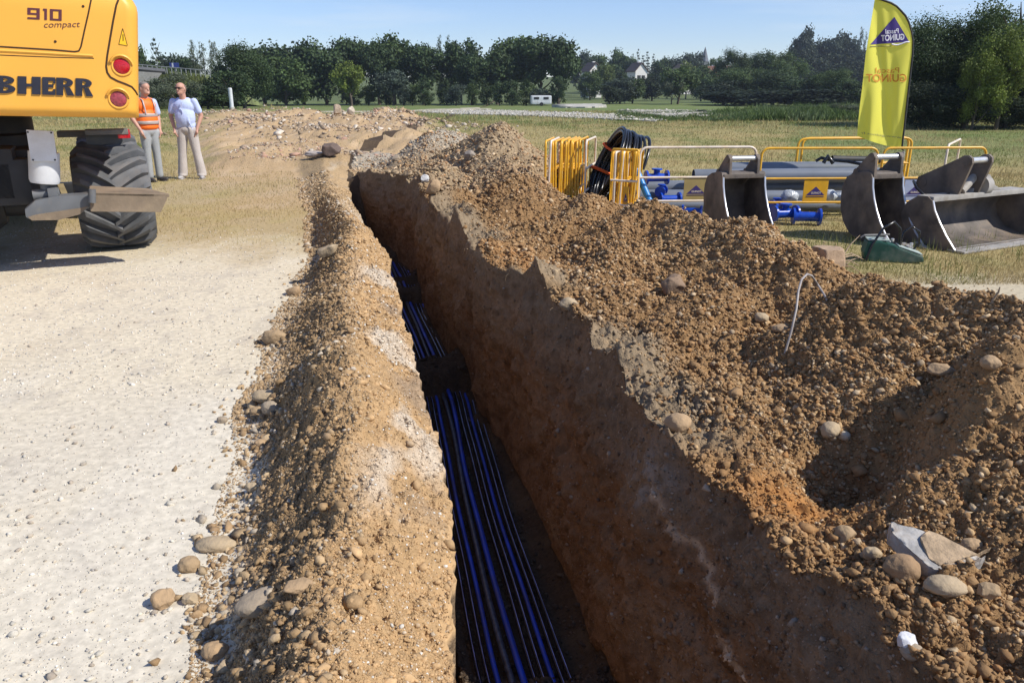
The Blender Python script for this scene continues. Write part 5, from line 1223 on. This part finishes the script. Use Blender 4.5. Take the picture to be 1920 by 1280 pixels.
# hose coil
cp_ = gl_(1142, 390, 10.75); coil = empty('hose_coil', cp_, R(-66), 'large coil of black plastic pipe leaning between the barrier stacks', 'hose coil')
cm = MB(); pts = []
NT = 20; Rc = .56
for k in range(NT*36):
    a = 2*math.pi*k/36; tn = k/36; ro = Rc - .026*(int(tn) % 3) + .008*math.sin(tn*9); ax_ = -.16 + .32*(tn/NT) + .01*math.sin(tn*5)
    pts.append((ax_*.2 + math.cos(a)*ro, ax_, .60 + math.sin(a)*ro))
cm.tube(pts, .019, 7); cc = cm.build('coiled_pipe', M_tube, coil, smooth=60); coil.rotation_euler = (R(-24), 0, R(-84)); coil.location.x -= .16; coil.location.y += .15
for a in (2.6, 3.3, 5.2):
    b4 = MB(); cxx, czz = math.cos(a), math.sin(a); cen = Vector((cxx*(Rc-.03), 0, .60+czz*(Rc-.03))); rad = Vector((cxx, 0, czz))
    loop = [cen + rad*(.075*math.cos(t)) + Vector((0, 1, 0))*(.20*math.sin(t)) for t in np.linspace(0, 2*math.pi, 17)]
    b4.tube(loop, .022, 4); b4.build('strap', M_orange if a < 4 else M_bar_w, coil)
# extra loose loop on top right
lp = MB(); lp.tube([(.50*math.cos(t)+.05, .20, .66+.52*math.sin(t)) for t in np.linspace(.2, 2.4, 20)], .022, 8); lp.build('loose_loop', M_tube, coil, smooth=60)

# pipes and fittings behind the barriers
def pipe(px0, py0, px1, py1, d, r, m, label, name='pvc_pipe', cat='pipe', group=None, open_=True):
    a = P(px0, py0, d); b = P(px1, py1, d+.05); o = MB()
    n = 28; t = (b-a).normalized(); A = t.cross(Vector((0, 0, 1))).normalized(); Bv = A.cross(t)
    vs_ = []
    for p in (a, b):
        for rr in (r, r*.93): vs_ += [p + (A*math.cos(2*math.pi*k/n) + Bv*math.sin(2*math.pi*k/n))*rr for k in range(n)]
    fs_ = []
    for k in range(n):
        k2 = (k+1) % n; fs_ += [(k, k2, 2*n+k2, 2*n+k), (n+k2, n+k, 3*n+k, 3*n+k2), (k2, k, n+k, n+k2), (2*n+k, 2*n+k2, 3*n+k2, 3*n+k)]
    o.add(vs_, fs_); po = o.build(name, m, smooth=50); tag(po, label, cat, group); return po
gp = 'grey pipes lying behind the barriers'
pipe(1360, 318, 1640, 316, 11.5, .105, M_pvc, 'upper grey pipe behind the two buckets', group=gp)
pipe(1300, 331, 1660, 328, 11.0, .10, M_pvc, 'grey pipe in front of the upper pipe behind the two buckets', group=gp)
pipe(1205, 352, 1620, 349, 11.2, .10, M_pvc, 'dark grey pipe behind the pale railed barrier', group=gp)
pipe(1195, 369, 1600, 371, 10.75, .10, M_pvc, 'front grey pipe lying lowest behind the pale railed barrier', group=gp)
pipe(1205, 384, 1640, 386, 10.45, .07, M_pvc, 'thin grey pipe on the grass under the barriers', group=gp)
pipe(1560, 298, 1650, 300, 11.9, .05, M_dark, 'short dark pipe behind the second bucket', group=gp)
MB_ = MB().tube([P(1193, 318, 10.35), P(1200, 335, 10.3), P(1224, 391, 10.05)], .043, 16).build('water_pipe', M_lblue, smooth=50); tag(MB_, 'light blue pipe leaning diagonally beside the right barrier stack', 'pipe')
def fitting(px, py, d, s, rz, label, tee=True):
    e = empty('pipe_fitting', P(px, py, d), rz, label, 'pipe fitting', 'blue pipe fittings'); e.scale = (s, s, s)
    MB().lathe([(.09, -.24), (.09, .24)], AX_X.copy(), 22).build('barrel', M_bfit, e, smooth=40)
    for x_ in (-.24, .24):
        f_ = MB().lathe([(.16, -.02), (.16, .02)], Matrix.Translation((x_, 0, 0)) @ AX_X, 24).build('flange', M_bfit, e, smooth=40)
    if tee:
        MB().lathe([(.07, 0), (.07, .17), (.12, .17), (.12, .20)], Matrix.Identity(4), 20).build('branch', M_bfit, e, smooth=40)
    return e
fitting(1231, 333, 10.9, .62, R(8), 'blue flanged fitting lying on top of the pipes beside the light blue pipe')
fitting(1240, 358, 10.6, .45, R(70), 'small blue tee between the pipes left of the dull logo plate')
fitting(1256, 373, 10.5, .55, R(10), 'blue fitting under the small tee left of the dull logo plate', False)
fitting(1297, 396, 10.2, .5, R(-20), 'blue fitting on the ground under the dull logo plate', False)
fitting(1472, 400, 9.75, .62, R(12), 'dark blue fitting on the grass right of the first bucket', True)
fitting(1512, 406, 9.7, .66, R(-8), 'blue fitting with wide socket end below the orange logo plate', False)
fitting(1456, 384, 10.2, .45, R(40), 'blue fitting behind the lower rail beside the wrapped parts')
fitting(1706, 369, 10.3, .5, R(15), 'small blue fitting left of the pale blue logo plate', False)
def wrapped(px, py, d, s, label):
    V, F = ico(3); n_ = fbm3(V[:, 0]*2.2+px, V[:, 1]*2.2, V[:, 2]*2.2, 400, 3); V = V*(1+.22*n_[:, None])*np.array([1.0, .7, .72])*s
    o = arr_mesh('wrapped_fitting', V+np.array(P(px, py, d)), F, M_wrap); return tag(o, label, 'wrapped part', 'fittings wrapped in clear plastic')
wrapped(1481, 369, 10.25, .125, 'plastic wrapped part left of the orange logo plate'); wrapped(1553, 367, 10.25, .115, 'plastic wrapped part right of the orange logo plate'); wrapped(1574, 372, 10.3, .11, 'dark wrapped part touching the second bucket')
vb = MB(); vb.tube([P(1530, 302, 11.2), P(1540, 296, 11.2), P(1556, 300, 11.2), P(1590, 303, 11.2), P(1615, 308, 11.1)], .022, 8); vb.tube([P(1544, 306, 11.1), P(1552, 293, 11.1), P(1562, 306, 11.1)], .03, 8)
tag(vb.build('cable_bundle', M_tube, smooth=60), 'black strap and cable lying over the grey pipes', 'cable')

# ------------------------------------------------------------------ feather flag
fl = empty('feather_flag', G(1690, 345+8, 0), 0, 'yellow feather flag with purple triangle logo seen from its back', 'flag')
DF = 11.0; fl.location = (P(1692, 330, DF).x, DF, 0)
def fo(mb, name, m, parent=None, smooth=None):
    o = mb.build(name, m, None, smooth); o.parent = parent or fl
    if parent is None: o.matrix_parent_inverse = Matrix.Translation(fl.location).inverted()
    return o
Rr = [(279, 1691), (200, 1700), (130, 1708), (100, 1711.5), (77, 1712), (60, 1709), (42, 1704), (30, 1698), (20, 1689), (12, 1681), (6, 1671), (2, 1660), (-2, 1646), (-4, 1640)]
Lr = [(255, 1607), (200, 1612), (160, 1617), (103, 1623), (60, 1630), (30, 1635), (0, 1640), (-4, 1640)]
def rip(px, py):
    k = (py/280.0); u = (1705-px)/100.0
    f = math.exp(-((px-(1652+.10*(py-120)))/11)**2)*.9 + math.exp(-((px-(1672+.06*(py-120)))/8)**2)*.5 - math.exp(-((px-1632)/10)**2)*.3
    return (.075*f*(.35+k)*min(1, max(0, u*2)) + .02*math.sin(px*.16+py*.03)*k)
def fpos(px, py, off=0): return P(px, py, DF + rip(px, py) - off)
ft_ = MB(); NU, NV = 44, 90; vs_ = []
for j in range(NV+1):
    v = j/NV; yR = 279*(1-v) + -4*v; yL = 255*(1-v) - 4*v
    xr_ = np.interp(-yR, [-a for a, b in Rr], [b for a, b in Rr]); xl_ = np.interp(-yL, [-a for a, b in Lr], [b for a, b in Lr])
    for i in range(NU+1):
        u = i/NU; px = xl_*(1-u)+xr_*u; py = yL*(1-u)+yR*u + 3*math.sin(math.pi*u)*(1-v)**3
        vs_.append(fpos(px, py))
fs_ = [(j*(NU+1)+i, j*(NU+1)+i+1, (j+1)*(NU+1)+i+1, (j+1)*(NU+1)+i) for j in range(NV) for i in range(NU)]
mfl, nfl, bfl, lfl = newmat('flag_cloth'); bfl.inputs['Base Color'].default_value = (.92, .86, .12, 1); bfl.inputs['Roughness'].default_value = .7
trf = nfl.nodes.new('ShaderNodeBsdfTranslucent'); trf.inputs[0].default_value = (.90, .84, .08, 1); msf = nfl.nodes.new('ShaderNodeMixShader'); msf.inputs[0].default_value = .4
lfl(bfl.outputs[0], msf.inputs[1]); lfl(trf.outputs[0], msf.inputs[2]); lfl(msf.outputs[0], nfl.nodes['Material Output'].inputs[0])
ft_.add(vs_, fs_); cloth = fo(ft_, 'cloth', mfl, smooth=80)
fo(MB().tube([P(1694.5, 282, DF+.0)] + [P(b, a, DF) for a, b in Rr] + [P(1634, -5, DF)], .013, 8), 'pole', M_dark, smooth=60)
fo(MB().tube([P(1694.5, 284, DF), Vector((P(1688, 330, DF).x, DF, .0))], .018, 8), 'pole', M_shiny2, smooth=60)
fo(MB().box((P(1688, 330, DF).x, DF, .03), (.5, .5, .03), bev=.01), 'base', M_dark)
def fgrid(poly, name, m, off):
    # triangle patch subdivided so that it follows the folds
    a, b, c_ = [np.array(p, float) for p in poly]; N_ = 16; vs_ = []; id_ = {}; fs_ = []
    for i in range(N_+1):
        for j in range(N_+1-i):
            id_[(i, j)] = len(vs_); p = a + (b-a)*i/N_ + (c_-a)*j/N_; vs_.append(fpos(p[0], p[1], off))
    for i in range(N_):
        for j in range(N_-i):
            fs_.append((id_[(i, j)], id_[(i+1, j)], id_[(i, j+1)]))
            if j < N_-i-1: fs_.append((id_[(i+1, j)], id_[(i+1, j+1)], id_[(i, j+1)]))
    return fo(MB().add(vs_, fs_), name, m, cloth)
Mpl = mat('flag_purple', (.055, .03, .20), .7, .05)
def adopt(o): o.matrix_parent_inverse = Matrix.Identity(4); return o
def ftext(s, x0, y0, x1, y1, slope, m, off=.010, bold=.02, name='flag_text'):
    V, F = text_arrays(s, bold); out = []
    for v in V:
        px = x1 - (x1-x0)*v[0]; py = y1 + (y0-y1)*v[1] + slope*(px-x0); out.append(fpos(px, py, off))
    return fo(MB().add(out, F), name, m, cloth)
adopt(fgrid([(1677, 32), (1632, 84), (1705, 79)], 'logo_triangle', Mpl, .006))
M_fw = mat('flag_white', (.75, .73, .78), .7, .03); M_for = mat('flag_orange', (.62, .25, .02), .7, .03); M_fgr = mat('flag_grey', (.30, .28, .12), .7, .05)
adopt(ftext('Pascal', 1660, 55, 1685, 64, -.05, M_fw)); adopt(ftext('GUINOT', 1652, 66, 1696, 78, -.06, M_fw, bold=.04))
adopt(fo(MB().tube([fpos(px, 83.0 + 2.2*math.sin((px-1672)*.16) - (px-1672)*.06, .012) for px in range(1672, 1706, 3)], .010, 5), 'swoosh', M_fw, cloth))
adopt(fo(MB().tube([fpos(px, 87.5-.02*(px-1632), .008) for px in range(1632, 1672, 3)], .005, 4), 'swoosh', M_fgr, cloth))
adopt(ftext('Pascal', 1642, 127, 1686, 137, .0, M_for, .012, 0)); adopt(ftext('GUINOT', 1624, 139, 1700, 154, .0, M_for, .012, .02))
adopt(ftext('www.guinot.fr', 1614, 247, 1690, 252, .12, M_fgr, .008, 0))

# ------------------------------------------------------------------ pipes on the trench floor
M_stripe = mat('blue_glint_stripe', (.25, .29, .62), .4, .6, 9)
yp = np.linspace(1.4, 12.6, 60)
def lay(off, r, m, name, label, group, zoff=0, wob=.007, seed=0):
    pts = []
    for y in yp:
        fzv = float(floorz(np.array([y]))[0]); sag = .02*math.sin(y*1.3+seed) ; x = float(it(np.array([y]), T_P)[0]) + off + .014*math.sin(y*1.1) + wob*math.sin(y*1.7+seed*2.1) + .003*math.sin(y*4.1+seed)
        pts.append((x, y, fzv + .045 + r + zoff + .010*math.sin(y*2.9+seed*1.3)))
    return tag(MB().tube(pts, r, 10).build(name, m, smooth=70), label, 'pipe', group)
gpp = 'slim pipes laid along the trench floor'
lay(-.025, .018, M_blue, 'water_pipe', 'thick bright blue pipe in the middle of the trench floor', gpp, .01, seed=1)
lay(-.075, .018, M_gpipe, 'water_pipe', 'greyish translucent pipe beside the thick bright blue one', gpp, .0, seed=2)
for k, (o_, r_, m_) in enumerate(((-.235, .010, M_dpipe), (-.190, .010, M_dpipe), (-.145, .014, M_blue), (.045, .011, M_dpipe), (.090, .011, M_dpipe), (.135, .013, M_blue), (.180, .011, M_dpipe), (.225, .010, M_dpipe))):
    lb_ = {2: 'thin blue pipe left of the grey pipe in the trench', 5: 'thin blue pipe on the right side of the trench bundle'}.get(k, 'thin black pipe of the bundle on the trench floor')
    p_ = lay(o_, r_, m_, 'water_pipe', lb_, gpp, seed=3+k*.13)
    if m_ is M_dpipe:
        pts = []
        for y in yp:
            fzv = float(floorz(np.array([y]))[0]); sd = 3+k*.13; x = float(it(np.array([y]), T_P)[0]) + o_ + .014*math.sin(y*1.1) + .007*math.sin(y*1.7+sd*2.1) + .003*math.sin(y*4.1+sd)
            pts.append((x+.002, y-.002, fzv + .045 + 2*r_ + .010*math.sin(y*2.9+sd*1.3) - .0015))
        MB().tube(pts, .0026, 5).build('glint_stripe', M_stripe, p_, smooth=70)  # blue pipe stripe, kept pale to paint the highlight along the top

# ------------------------------------------------------------------ individual stones
VI, FI = ico(4)
def stone(px, py, wpx, label, colr, zg=None, flat=.75, ang=.22, ang_sharp=False, name='stone', seed=None, yaw=0, sx=1.0, sink=.25, m=None, group=None, hpx=None):
    # walk the ray until it meets the ground
    ys_ = np.geomspace(1.2, 40, 4000); a, yy, zz2 = ray(px, py); xs2 = a*ys_/yy; zs2 = CH + zz2*ys_/yy; hh = H(xs2, ys_)
    inside = ~((xs2 > xL(ys_)) & (xs2 < xR(ys_)) & (ys_ < 14))
    k = np.argmax((zs2 < hh) & inside); p = Vector((xs2[k], ys_[k], hh[k]))
    s = seed if seed is not None else int(px)
    rad = wpx/2/1440*(p.y*cp + (CH-p.z)*sp)
    V = VI.copy(); rr = np.random.default_rng(s)
    if ang_sharp:
        for q in range(11):
            nv = rr.normal(size=3); nv /= np.linalg.norm(nv); t = .55+.28*rr.random(); dd = V @ nv; V = V - np.maximum(dd-t, 0)[:, None]*nv
    V = V*(1 + ang*fbm3(V[:, 0]*1.3+s, V[:, 1]*1.3, V[:, 2]*1.3, s, 3)[:, None] + .075*fbm3(V[:, 0]*4.5, V[:, 1]*4.5, V[:, 2]*4.5, s+5, 4)[:, None])
    V = V*np.array([sx, .85, flat])*rad; cy_, sy_ = math.cos(yaw), math.sin(yaw); V[:, :2] = V[:, :2] @ np.array([[cy_, sy_], [-sy_, cy_]])
    z_ = p.z + rad*flat*(1-2*sink)
    o = arr_mesh(name, V, FI, m or mat('stone_face', colr, .9, .28, 14, bump=.005, bscale=60, dirt=tuple(x_*.6 for x_ in colr), dirtamt=.8)); o.location = (p.x, p.y, z_)
    return tag(o, label, 'stone', group)
T1 = (.40, .27, .15); T2 = (.42, .32, .20); T3 = (.36, .25, .14); T4 = (.34, .27, .19)
stone(357, 1066, 42, 'round brown stone alone on the pale track near the bottom left', T3)
stone(312, 1132, 54, 'angular brown stone, left one of a touching pair on the track', T1, ang_sharp=True)
stone(356, 1130, 36, 'paler stone, right one of a touching pair on the track', T2, ang_sharp=True)
stone(405, 1228, 46, 'large rounded brown stone at the foot of the left spoil ridge, bottom', T1, sink=.2)
stone(421, 1256, 34, 'pale angular stone just below the large rounded one at the bottom', T2, ang_sharp=True)
stone(488, 1140, 80, 'long grey brown stone half buried in the left spoil ridge', T4, sx=1.2, flat=.5, yaw=.6)
stone(556, 1102, 50, 'flat brown block on the left spoil ridge above the long stone', T1, sx=1.3, flat=.5, ang_sharp=True)
stone(404, 1026, 56, 'flat tan stone lying at the outer edge of the left ridge', T2, flat=.45, sx=1.3)
stone(498, 748, 38, 'light brown oblong stone on the track edge halfway along', T2, flat=.6, sx=1.3)
stone(417, 791, 20, 'small grey stone alone on the pale track', T4)
stone(516, 640, 40, 'dark rounded stone at the outer foot of the ridge', T3, sx=1.2)
stone(553, 552, 34, 'large angular tan block at the outer foot of the ridge, far', T1, ang_sharp=True)
stone(488, 836, 24, 'round tan stone at the track edge', T1); stone(482, 776, 26, 'tan stone just below the oblong one', T3); stone(474, 918, 26, 'tan cobble leaning on the foot of the ridge', T2)
stone(508, 772, 34, 'grey brown cobble touching the foot of the ridge', T4); stone(620, 480, 46, 'pale broken clod at the far outer edge of the ridge', T2, ang_sharp=True)
stone(1270, 803, 48, 'big rounded tan boulder beside the smooth grey soil on the right', T1, sink=.2)
stone(1062, 712, 34, 'pale brown stone perched on the right trench edge', T2)
stone(1262, 548, 46, 'dark pointed slab standing up out of the gravel slope', (.24, .16, .10), ang_sharp=True, flat=1.15, sink=.25, yaw=.5, ang=.4)
stone(1580, 1012, 46, 'square brown stone left of the broken concrete slab', T3, ang_sharp=True); stone(1690, 1075, 66, 'rust brown stone under the broken concrete slab', (.30, .19, .10)); stone(1634, 1045, 34, 'cream cobble left of the broken concrete slab', T2)
stone(1556, 812, 40, 'egg shaped stone beside the dark hollow', T2, sx=1.2, yaw=1); stone(1582, 822, 24, 'small pale round stone beside the dark hollow', (.55, .46, .33)); stone(1427, 600, 26, 'pale round stone in the middle of the gravel slope', T2)
stone(1466, 620, 34, 'flat tan stone in the gravel slope under the cable loop', T1, flat=.5); stone(1855, 690, 36, 'large rounded stone on the right spoil crest', T1); stone(1765, 700, 52, 'flat clay block on the right spoil slope', T1, flat=.5, ang_sharp=True)
stone(1770, 1105, 60, 'long tan cobble below the broken concrete slab', T2, sx=1.3, flat=.6); stone(1850, 1115, 44, 'brown clod right of the long tan cobble', T3, ang_sharp=True); stone(1784, 1228, 30, 'small cream block near the bottom right corner', T2, ang_sharp=True)
stone(1820, 1030, 40, 'tan cobble at the right tip of the broken slab', T1); stone(1700, 1270, 40, 'grey brown stone at the bottom beside the white block', T4)
stone(812, 358, 30, 'tan block on the crest of the trench edge below the earth cone', T1, ang_sharp=True, flat=1.0); stone(797, 340, 22, 'white grey stone beside the tan block', (.55, .54, .52), ang_sharp=True)
stone(622, 294, 34, 'dark cube shaped stone on the flat soil beyond the trench', (.14, .10, .08), ang_sharp=True, flat=.9, sink=.1); stone(592, 296, 44, 'flat pale slab beside the dark cube shaped stone', (.40, .34, .29), flat=.4, ang_sharp=True)
stone(632, 217, 18, 'upright tan block among the far rubble', (.42, .32, .22), ang_sharp=True, flat=1.2, sink=.05); stone(658, 218, 14, 'second upright block among the far rubble', (.50, .42, .32), ang_sharp=True, flat=1.4, sink=.05)
stone(742, 302, 20, 'small grey stone on the near slope of the earth cone', T4, ang_sharp=True); stone(880, 298, 26, 'grey block on the near slope of the earth cone', (.28, .24, .20), ang_sharp=True)

def raypos(px, py, lift=0.0):
    ys_ = np.geomspace(1.2, 40, 4000); a, yy, zz2 = ray(px, py); xs2 = a*ys_/yy; zs2 = CH + zz2*ys_/yy; hh = H(xs2, ys_)
    inside = ~((xs2 > xL(ys_)) & (xs2 < xR(ys_)) & (ys_ < 14)); k = np.argmax((zs2 < hh) & inside); return Vector((xs2[k], ys_[k], hh[k]+lift))
# broken concrete slab
sc = raypos(1748, 1052, .028); sl_ = empty('concrete_slab', sc, R(-12), 'broken white edged concrete slab lying on the gravel at the lower right', 'concrete slab')
ppm = 1.12*1440/(sc.y*cp + (CH-sc.z)*sp)
V5, F5 = ico(5)
def slabshape(outl, zt, zb, seed, grow=1.0):
    cen = np.mean(outl, 0); V = V5.copy()*np.array([1.6, 1.6, 1.0]); pts = np.array(outl, float); n_ = len(pts)
    for i in range(n_):
        a_, b_ = pts[i], pts[(i+1) % n_]; e = b_-a_; nv = np.array([e[1], -e[0]]); nv /= np.linalg.norm(nv); t = nv @ (a_-cen)
        if t < 0: nv = -nv; t = -t
        nv3 = np.array([nv[0], nv[1], 0]); tt = t/90*grow; V = V - np.maximum(V @ nv3-tt, 0)[:, None]*nv3
    V[:, 2] = np.clip(V[:, 2]*.9, zb, zt)
    V = V + .035*np.stack([fbm3(V[:, 0]*4+k*9, V[:, 1]*4, V[:, 2]*4, seed+k, 3) for k in range(3)], -1)*np.array([1, 1, .7])
    V[:, 2] += .05*fbm3(V[:, 0]*1.6, V[:, 1]*1.6, V[:, 2]*0, seed+9, 3)
    V[:, 0] += cen[0]/90; V[:, 1] += cen[1]/90; V[:, :2] *= 90/ppm*1.02; V[:, 2] *= 90/ppm; V[:, 1] *= 1.25
    return V
o1 = arr_mesh('slab', slabshape([(-80, 22), (-74, 52), (-30, 56), (10, 36), (60, 26), (90, -4), (40, -30), (-6, -60), (-34, -50), (-60, -6)], .16, -.22, 31), F5, mat('broken_concrete', (.36, .345, .32), .9, .35, 14, bump=.008, bscale=40, dirt=(.27, .20, .135), dirtamt=.9), sl_); o1.rotation_euler = (R(9), R(5), 0)
o2 = arr_mesh('soil_crust', slabshape([(-26, 18), (-6, 40), (40, 26), (84, -2), (36, -24), (-4, -50), (-24, -30)], .215, .02, 32), F5, M_slabtop, sl_); o2.rotation_euler = (R(9), R(5), 0)
stone(1693, 1245, 46, 'bright white rock on the trench edge at the bottom right', (.7, .7, .72), m=M_whst, flat=1.15, ang_sharp=True, sink=.2, yaw=.3)
# cable loop, twigs, concrete block with roots
a = raypos(1468, 668); b_ = raypos(1558, 566); dc = a.y
tag(MB().tube([a-Vector((0, 0, .04)), P(1484, 620, dc+.03), P(1493, 580, dc+.1), P(1497, 545, dc+.2), P(1503, 524, dc+.3), P(1513, 514, dc+.38), P(1522, 517, dc+.45), P(1533, 533, dc+.55), P(1545, 552, (dc+b_.y)/2+.3), b_-Vector((0, 0, .03))], .0065, 9).build('cable', mat('grey_cable', (.33, .29, .26), .5, .2, 20), smooth=70), 'grey cable arching out of the right spoil heap', 'cable')
a = raypos(1852, 578); tag(MB().tube([a-Vector((0, 0, .03)), P(1862, 562, a.y), P(1872, 548, a.y), P(1875, 538, a.y)], [.007, .006, .005, .003], 6).build('twig', M_root, smooth=70), 'thin curved twig sticking up from the right spoil crest', 'twig')
a = raypos(1272, 756); tag(MB().tube([a-Vector((.0, 0, .02)), P(1271, 745, a.y), P(1274, 735, a.y), P(1283, 730, a.y)], .006, 6).build('wire_hook', M_dark, smooth=70), 'small dark bent wire standing in the grey soil patch', 'wire')
cb0 = empty('concrete_block', gl_(1552, 478, 6.75), R(18), 'beige concrete lump with roots behind the spoil crest', 'concrete block')
Vb = VI.copy()
for nv in ((1, 0, 0), (-1, 0, 0), (0, 1, 0), (0, -1, 0), (0, 0, 1)): nv = np.array(nv, float); Vb = Vb - np.maximum(Vb @ nv-.62, 0)[:, None]*nv
Vb = Vb*(1+.12*fbm3(Vb[:, 0]*2, Vb[:, 1]*2, Vb[:, 2]*2, 77, 3)[:, None])*np.array([.17, .17, .26]); Vb[:, 2] += .14
arr_mesh('block', Vb, FI, mat('clay_concrete', (.36, .25, .16), .95, .3, 10, bump=.006, bscale=50), cb0)
rt = MB(); rr = random.Random(4)
for k in range(7):
    a0 = Vector((.10+rr.uniform(-.03, .05), -.05, .14+rr.uniform(-.05, .1))); dv = Vector((rr.uniform(.1, .3), rr.uniform(-.12, .1), rr.uniform(-.12, .25))); rt.tube([a0, a0+dv*.5+Vector((0, 0, .03)), a0+dv], [.008, .006, .003], 5)
rt.build('roots', M_root, cb0, smooth=60)
# root fibres hanging in the right trench wall
fbm_ = MB(); rr = random.Random(9)
for k in range(60):
    y = rr.uniform(2.2, 10.5); xr0 = float(xR(np.array([y]))[0]); z0 = Hs(xr0+.01, y) - rr.uniform(.0, .22)
    a0 = Vector((xr0-.03, y, z0)); l = rr.uniform(.03, .08); fbm_.tube([a0, a0+Vector((-.35*l, rr.uniform(-.4, .4)*l, -.2*l)), a0+Vector((-.5*l, rr.uniform(-.7, .7)*l, -l))], [.0014, .0012, .0007], 4)
tag(fbm_.build('root_fibres', M_root), 'fine dry roots hanging from the top of the right trench wall', 'roots', kind='stuff')

# ------------------------------------------------------------------ haze over the distance
hz = MB().box((0, 240, 18.5), (640, 1000, 63)); hzm = bpy.data.materials.new('haze'); hzm.use_nodes = True; hn = hzm.node_tree; hn.nodes.clear()
ho = hn.nodes.new('ShaderNodeOutputMaterial'); hv = hn.nodes.new('ShaderNodeVolumePrincipled'); hv.inputs['Color'].default_value = (.80, .88, 1, 1); hv.inputs['Density'].default_value = .0003; hv.inputs['Anisotropy'].default_value = .3
hn.links.new(hv.outputs[0], ho.inputs['Volume']); tag(hz.build('haze', hzm), 'thin pale haze over the distance', 'haze', kind='stuff')
